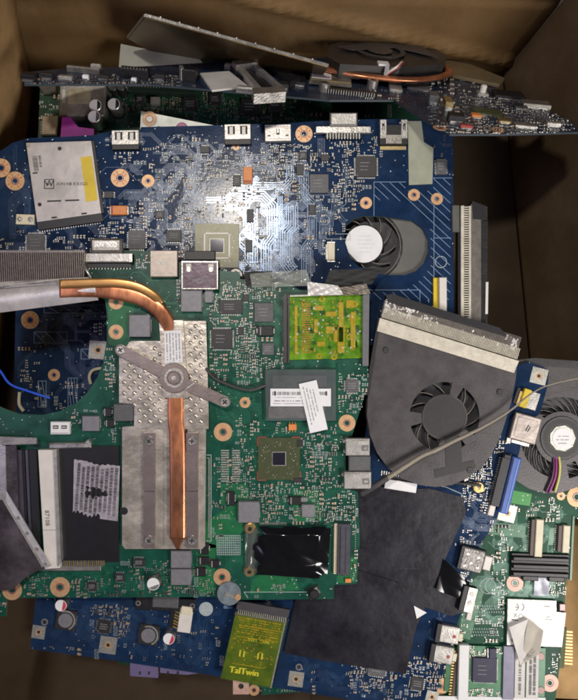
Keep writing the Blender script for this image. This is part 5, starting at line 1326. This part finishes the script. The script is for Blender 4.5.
m.prism(Y.L([(235, 612), (287, 621), (286.5, 623.5), (234.5, 614.5)], 1), .2, 1.0, mat('conn_brown', (.1,) * 3)); Y.add('edge_connector', m)
m = MB(); f = wr(71, .7, 7); m.sheet(Y.L([(220, 678), (271, 688), (288, 621), (236, 611)]), 50, 50, mat('yellow_tinted_film', (.20, .24, .02), .14, 0, .3, 80, alpha=.16, coat=.7, bump=.5, bs=200), f, z=.9); Y.add('yellow_film', m, parent=yb)
m = MB(); m.prism(Y.L([(286.8, 611), (288, 611), (271.5, 688), (270, 687.6)]), -1.2, .5, PAD); Y.add('card_edge', m, parent=yb)

# thin green board poking out at the very bottom
zX = -0.034
X_ = Thing('green_circuit_strip', 'narrow green circuit strip sticking out below the lower blue board at the bottom edge', 'circuit strip', (270, 688, zX), (340, 694, zX), (270, 640, zX), 'laptop circuit boards in the box')
m = MB(); m.prism(X_.L([(236, 640), (360, 660), (352, 693), (300, 692), (262, 695), (262, 688), (236, 684)]), -2, 0, GREEN, [], GREEN_E); vias(X_, m, [(250, 680), (350, 688), (350, 694), (250, 692)], 60, 5, SOLDER)
for i in range(24): x, y = X_.l(282 + i * 2.6, 690.3); m.box(x, y, .05, 1, 2, .3, PAD)
X_.add('circuit_board', m)
m = MB(); hole = circle(0, 0, 2.8); m.prism([(-8, -8), (8, -8), (8, 8), (-8, 8)], -1, .6, mat('pinkish_ring', (.6,) * 3), [hole]); m.cyl(0, 0, -1.5, 2.6, .6, INK, n=16); X_.add('mounting_tab', m, 241, 686); m = ring_hole(5.5); X_.add('mounting_ring', m, 254, 690)

# lavender plastic connector showing below the lower blue board
V = Thing('lavender_connector', 'lavender plastic connector showing under the bottom edge of the lower blue board', 'connector', (158, 665, -.032), (190, 668, -.032), (158, 640, -.032))
m = MB(); m.prism(V.L([(130, 640), (158, 640), (158, 678), (130, 676)]), -4, 0, LAV); m.prism(V.L([(160, 640), (212, 640), (210, 672), (187, 675), (160, 673)]), -4, -.4, LAV)
for a in (140, 149, 168, 178): x, y = V.l(a, 673); m.box(x, y, -.3, 1.6, 3, .8, INK)
V.add('plastic_body', m); m = MB(); m.prism(V.L([(110, 640), (135, 640), (131, 666), (118, 664)]), -3.5, -1, GREEN_D); V.add('green_base', m)

# ================================================================== board leaning at the far wall
A = Thing('blue_motherboard', 'blue motherboard leaning on edge along the far wall with its own fan and copper pipe', 'circuit board', (60, 83, .020), (570, 133, .014), (330, 62, -.082), 'laptop circuit boards in the box')
Ao = [(24, 84), (150, 84), (250, 93), (330, 100), (394, 100), (420, 117), (450, 134), (500, 134), (579, 132), (574, 124), (545, 108), (505, 92), (470, 78), (440, 62), (400, 58), (330, 58), (250, 60), (150, 66), (60, 69), (26, 72)]
m = MB(); m.prism(A.L(Ao), -2, 0, mat('navy_solder_mask', (.010, .020, .045), .35, 0, .4, 90, .2, 900, spec=.4, dust=.15, smudge=.3), [], mat('navy_board_edge', (.03, .045, .06), .5)); vias(A, m, Ao, 900, 61, SOLDER); traces(A, m, [(396, 80), (440, 80), (540, 120), (570, 130), (450, 130)], 60, 62, BLUE_S, .5, 1.4, 5, 3, 10); traces(A, m, Ao, 50, 63, BLUE_T, .5, 1.4, 4, 3, 10)
A.add('circuit_board', m)
def ab(name, px, py, mbx, rot=0): return A.add(name, mbx, px, py, A.rot + rot)
m = MB(); m.box(0, 0, .3, 30, 10, 9, BLACK, ch=.8)
for i in range(9): m.box(-13 + i * 3.2, -2, 9.3, 1.2, 3, .6, PAD)
ab('black_connector', 135, 77, m)
m = MB(); m.box(0, 0, .3, 14, 14, 12, BLACK, ch=1); ab('black_capacitor', 190, 80, m)
m = MB(); m.box(0, 0, .3, 4, 12, 12, SHELL, rot=20, ch=.4); ab('metal_tab', 182, 79, m)
m = MB(); m.box(0, 0, .3, 34, 5, 6, STEELD, ch=.5); m.box(12, 4, .3, 10, 4, 9, SHELL, ch=.8); m.box(-14, 2, .3, 4, 4, 4, LAV, ch=.5); ab('metal_bracket', 84, 73, m)
slab(A, 'shield_plate', [(200, 73), (229, 71), (248, 86), (212, 90)], .4, 2.4, OFFW)
ms2 = slab(A, 'memory_socket', [(236, 62), (283, 90), (262, 93), (228, 64)], .3, 5, BLACK)
for q_ in ([(234, 62), (238, 61), (262, 88), (257, 89)], [(250, 61), (254, 61), (284, 87), (279, 88)]): slab(A, 'socket_rail', q_, 1, 9, SHELL, parent=ms2)
slab(A, 'socket_rail', [(252, 88), (285, 86), (286, 92), (254, 94)], 1, 11, STEEL, parent=ms2); slab(A, 'socket_rail', [(232, 61), (258, 58), (258, 62), (236, 65)], 1, 11, STEEL, parent=ms2)
slab(A, 'black_bar', [(264, 60), (274, 60), (300, 78), (290, 82)], .5, 7, BLACK)
for (a, b, w_) in ((250, 93, 28), (238, 70, 30)):
    m = MB(); m.box(0, 0, .3, w_, 8, 6, SHELL, ch=1.5); ab('socket_latch', a, b, m)
m = MB(); m.box(0, 0, 2, 46, 40, 3, STEELD, ch=.6); m.box(-10, 4, 5, 22, 24, .25, WHITE); print_line(m, -10, 6, 5.28, 17, 1.2, seed=4); print_line(m, -10, 2, 5.28, 17, 1.2, seed=5); m.box(0, -19, 4.6, 44, 3, 3, mat('brass_plate', (.5, .42, .24), .3, .8), ch=.5)
ab('cooling_plate', 330, 82, m)
for a, b in ((324, 91), (372, 88)): m = MB(); m.cyl(0, 0, 0, 6, 9, STEELD, n=20, ch=.6); m.cyl(0, 0, 9, 2.4, 1, INK, n=12); ab('spring_screw', a, b, m)
m = MB(); m.box(0, 0, .3, 56, 7, 4, BLACK, ch=.3)
for i in range(20): m.box(-26 + i * 2.7, -4.6, .2, 1, 3, 4.4, SHELL)
ab('pin_row', 350, 94, m)
m = MB()
def a3(px, py, z): return (*A.l(px, py, z), z)
m.tube([a3(312, 66, 8), a3(350, 74, 10), a3(380, 78, 10), a3(415, 80, 10), a3(440, 77, 10), a3(449, 72, 8), a3(442, 66, 6), a3(430, 63, 6)], 4.8, COPPER, n=14, ry=3.0)
ab('copper_heat_pipe', None, None, m)
m = MB(); m.tube([a3(312, 63, 6), a3(340, 70, 9), a3(370, 74, 9), a3(392, 75, 9)], 5, COPPER, n=12, ry=3); ab('copper_heat_pipe', None, None, m)
# fan on the leaning board
m = MB(); fo_ = [(326, 56), (330, 45), (345, 40), (400, 40), (430, 45), (447, 56), (444, 64), (400, 67), (340, 64)]
m.prism(A.L(fo_, 20), 5, 20, mat('fan_case_black', (.025, .024, .024), .35, .1, .3, 100)); fc = ab('fan_case', None, None, m)
m = MB(); x, y = A.l(380, 50, 22.5); m.ring(x, y, 22, 30, 24, .8, GREYD, n=32); m.cyl(x, y, 22.1, 15, .7, GREY, n=28); m.prism(A.L([(338, 46), (372, 43), (420, 45), (440, 58), (430, 55), (395, 47), (352, 50)], 23), 22.05, 23, GREY); A.add('fan_grille', m, parent=fc)
m = MB(); x, y, z = a3(382, 66, 20); m.box(*A.l(382, 72, 12), 10, 12, 12, 12, WHITE, rot=5); A.add('fan_label', m, parent=fc)
for i, c_ in enumerate((WPL, REDC, EPOXY)): m = MB(); m.tube([a3(386 + i * 2, 74, 14), a3(392 + i * 2, 70, 20), a3(398 + i * 2, 66, 24), a3(402 + i * 2, 62, 25)], 1.3, c_, n=8); A.add('fan_wire', m, parent=fc)
m = MB(); m.prism(A.L([(436, 58), (470, 64), (505, 78), (500, 84), (470, 78), (440, 72)], 5), 1, 5, mat('brass_dull', (.30, .24, .14), .4, .6)); ab('cooling_frame', None, None, m)
m = MB(); m.box(0, 0, .3, 12, 12, 3, SHELL, ch=.4); m.cyl(0, 0, 3, 3.5, 8, WPL, n=16, ch=1); ab('white_post', 482, 95, m)
for (px, py, w_, h_, d_, c_) in ((432, 103, 10, 16, 10, EPOXYG), (447, 108, 8, 18, 9, BRASS), (455, 122, 16, 12, 8, BLACK), (508, 97, 34, 22, 4, BLACK), (535, 107, 30, 14, 5, STEELD), (418, 88, 26, 20, 2, EPOXYG), (395, 88, 14, 30, 3, SHELL), (476, 117, 10, 8, 3, ORG), (487, 113, 30, 16, 2, OLIVE), (504, 122, 12, 12, 3, BRASS),
                              (525, 127, 22, 10, 3, STEEL), (553, 126, 14, 6, 4, SHELL), (466, 128, 12, 6, 3, REDC), (104, 79, 12, 8, 4, EPOXY), (48, 79, 12, 8, 6, EPOXY), (66, 80, 14, 6, 4, SHELL), (86, 80, 6, 4, 5, WHITE), (134, 82, 5, 4, 4, WHITE), (160, 80, 10, 8, 6, EPOXY), (284, 88, 10, 12, 5, EPOXY), (300, 82, 12, 30, 4, BLACK), (520, 108, 14, 10, 3, EPOXY), (30, 80, 14, 12, 6, BLACK)):
    m = MB(); m.box(0, 0, .3, w_, h_, d_, c_, ch=.5); m.box(0, -h_ / 2 - .6, .2, w_ * .8, 1.4, d_ * .4, SOLDER); ab('component', px, py, m) if False else A.add('capacitor' if d_ > 5 else 'chip', m, px, py, A.rot)
scatter(A, Ao, [(500, 110, 40, 14, 330), (490, 128, 60, 5, 110), (540, 122, 24, 8, 90), (450, 100, 24, 24, 90), (110, 80, 70, 4, 130), (230, 86, 60, 8, 40), (60, 80, 30, 4, 60), (385, 94, 30, 5, 30)], 64, 98)
for px, py in ((440, 131), (498, 133)): m = ring_hole(7, 3); A.add('mounting_ring', m, px, py - 3, A.rot)

# thin metal frame standing behind it
zz_ = -.055
M_ = Thing('sheet_metal_cover', 'thin bronze sheet metal cover standing between the leaning board and the far wall', 'metal cover', (140, 36, -.020), (330, 72, -.028), (230, 66, -.060))
mp_ = [(145, 17), (328, 67), (322, 76), (200, 72), (160, 56), (128, 38)]
m = MB(); m.prism(M_.L(mp_), -.8, 0, mat('brown_reflection_sheet', (.16, .105, .05), .34, .8, .25, 40, .3, 150, rvar=.08)); M_.add('sheet', m)  # brown reflection of the cardboard put into the metal colour
m = MB()
for a, b in (((145, 17), (328, 67)), ((145, 17), (128, 38)), ((128, 38), (165, 58))):
    p, q = Vector(M_.l(*a)), Vector(M_.l(*b)); c = (p + q) / 2; m.box(c.x, c.y, 0, (q - p).length, 2.4, 3, STEEL if a[0] == 145 and b[0] == 328 else STEELD, rot=math.degrees(math.atan2((q - p).y, (q - p).x)), ch=.5)
for i in range(9): x, y = M_.l(160 + i * 19, 21 + i * 5.2); m.cyl(x, y, 2.6, 1.2, 1, SHELL, n=10)
M_.add('rolled_edge', m)
V2 = Thing('white_paper', 'strip of greyish white paper behind the leaning board', 'paper', (160, 55, -.055), (200, 62, -.055), (160, 80, -.050))
m = MB(); f = wr(80, 1.5, 3); m.sheet(V2.L([(118, 80), (215, 80), (200, 60), (121, 45)]), 20, 8, mat('grey_paper', (.34, .34, .29), .7, 0, .1, 50), f); V2.add('sheet', m)

# ================================================================== dim green boards under the leaning board
zE = -.055
E = Thing('green_motherboard', 'dim green motherboard with silver and magenta ports under the leaning board', 'circuit board', (100, 110, zE), (200, 110, zE), (100, 150, zE + .004), 'laptop circuit boards in the box')
Eo = [(40, 86), (330, 88), (336, 140), (300, 180), (36, 180)]
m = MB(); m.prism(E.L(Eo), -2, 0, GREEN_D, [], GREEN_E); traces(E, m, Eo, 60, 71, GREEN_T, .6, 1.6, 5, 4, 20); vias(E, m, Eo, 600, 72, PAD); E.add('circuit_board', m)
m = MB(); m.box(0, 0, .3, 45, 34, 16, STEELD, ch=1); m.box(-3, 3, 16.3, 22, 15, .8, mat('amber_steel', (.62, .55, .38), .3, .7, .3, 80), ch=.5); m.box(-18, 3, 16.3, 3, 14, .5, SHELL); m.box(0, 15, 16.3, 44, 1.2, .6, STEEL); ab_ = place(E, 'monitor_port', m, 87, 107, 46, 36)
m = MB(); m.prism(E.L([(62, 117), (70, 117), (78, 127), (94, 129), (93, 141), (60, 141)], 22), .3, 22, PURP); E.add('magenta_port', m)
m = MB(); m.box(0, 0, .3, 15, 20, 20, mat('brass_box', (.32, .26, .18), .4, .6), ch=1); place(E, 'metal_port', m, 56, 134, 16, 20)
m = MB(); m.box(0, 0, .3, 14, 14, 20, mat('brownish_shell', (.42,) * 3), ch=1); place(E, 'metal_port', m, 52, 88, 14, 14)
for px, py in ((100, 113), (118, 112)): place(E, 'capacitor', can_cap(6.2, 16, INK), px, py, 13, 13)
place(E, 'capacitor', can_cap(6.2, 20, STEELD), 100, 126, 13, 13); 
for px, py in ((116, 94), (124, 94)): m = MB(); m.cyl(0, 0, 0, 4.4, 15, BLACK, n=20, ch=.6, top=EPOXYG); place(E, 'black_capacitor', m, px, py, 9, 9)
m = MB(); m.box(0, 0, .3, 70, 9, 8, mat('slot_green_black', (.015, .03, .02), .4), ch=.5)
for i in range(24): m.box(-33 + i * 2.9, 2, 8.3, 1.1, 4, .5, PAD)
place(E, 'memory_slot', m, 165, 92, 70, 10, -2)
m = MB(); m.box(0, 0, .3, 9, 7, 6, SHELL, ch=.4); place(E, 'metal_clip', m, 156, 103, 9, 7)
for px, py, w_ in ((190, 105, 14), (215, 100, 12), (250, 108, 18), (275, 104, 14), (140, 100, 8)): place(E, 'chip', chip(w_, w_, 2, 6), px, py, w_, w_)
scatter(E, Eo, [(160, 100, 60, 14, 120), (250, 108, 60, 12, 90), (60, 110, 20, 20, 40)], 73, 60)
# pale board corner
O = Thing('pale_circuit_board', 'corner of a pale coated green board with orange ringed hole beside the magenta spot', 'circuit board', (170, 125, -.034), (215, 130, -.034), (170, 160, -.034), 'laptop circuit boards in the box')
m = MB(); m.prism(O.L([(141, 111), (222, 127), (224, 170), (138, 170)]), -2, 0, mat('whitened_green', (.46, .48, .44), .35, .2, .25, 60), [], GREEN_S); m.prism(O.L([(142, 127), (150, 129), (150, 140), (140, 140)]), .02, .06, GREEN_S); O.add('circuit_board', m)
m = ring_hole(7.5, 3, col=mat('orange_ring', (.68, .42, .22), .4)); O.add('mounting_ring', m, 149.5, 119)
m = MB(); m.cyl(0, 0, 0, 6, 3, mat('rose_plastic', (.50, .12, .28), .4), n=24, ch=.8); O.add('rose_button', m, 182, 129); m = MB(); m.cyl(0, 0, 0, 4, 3, BLACK, n=20, ch=.6); O.add('black_button', m, 159, 131)
# dark packing below the far boards
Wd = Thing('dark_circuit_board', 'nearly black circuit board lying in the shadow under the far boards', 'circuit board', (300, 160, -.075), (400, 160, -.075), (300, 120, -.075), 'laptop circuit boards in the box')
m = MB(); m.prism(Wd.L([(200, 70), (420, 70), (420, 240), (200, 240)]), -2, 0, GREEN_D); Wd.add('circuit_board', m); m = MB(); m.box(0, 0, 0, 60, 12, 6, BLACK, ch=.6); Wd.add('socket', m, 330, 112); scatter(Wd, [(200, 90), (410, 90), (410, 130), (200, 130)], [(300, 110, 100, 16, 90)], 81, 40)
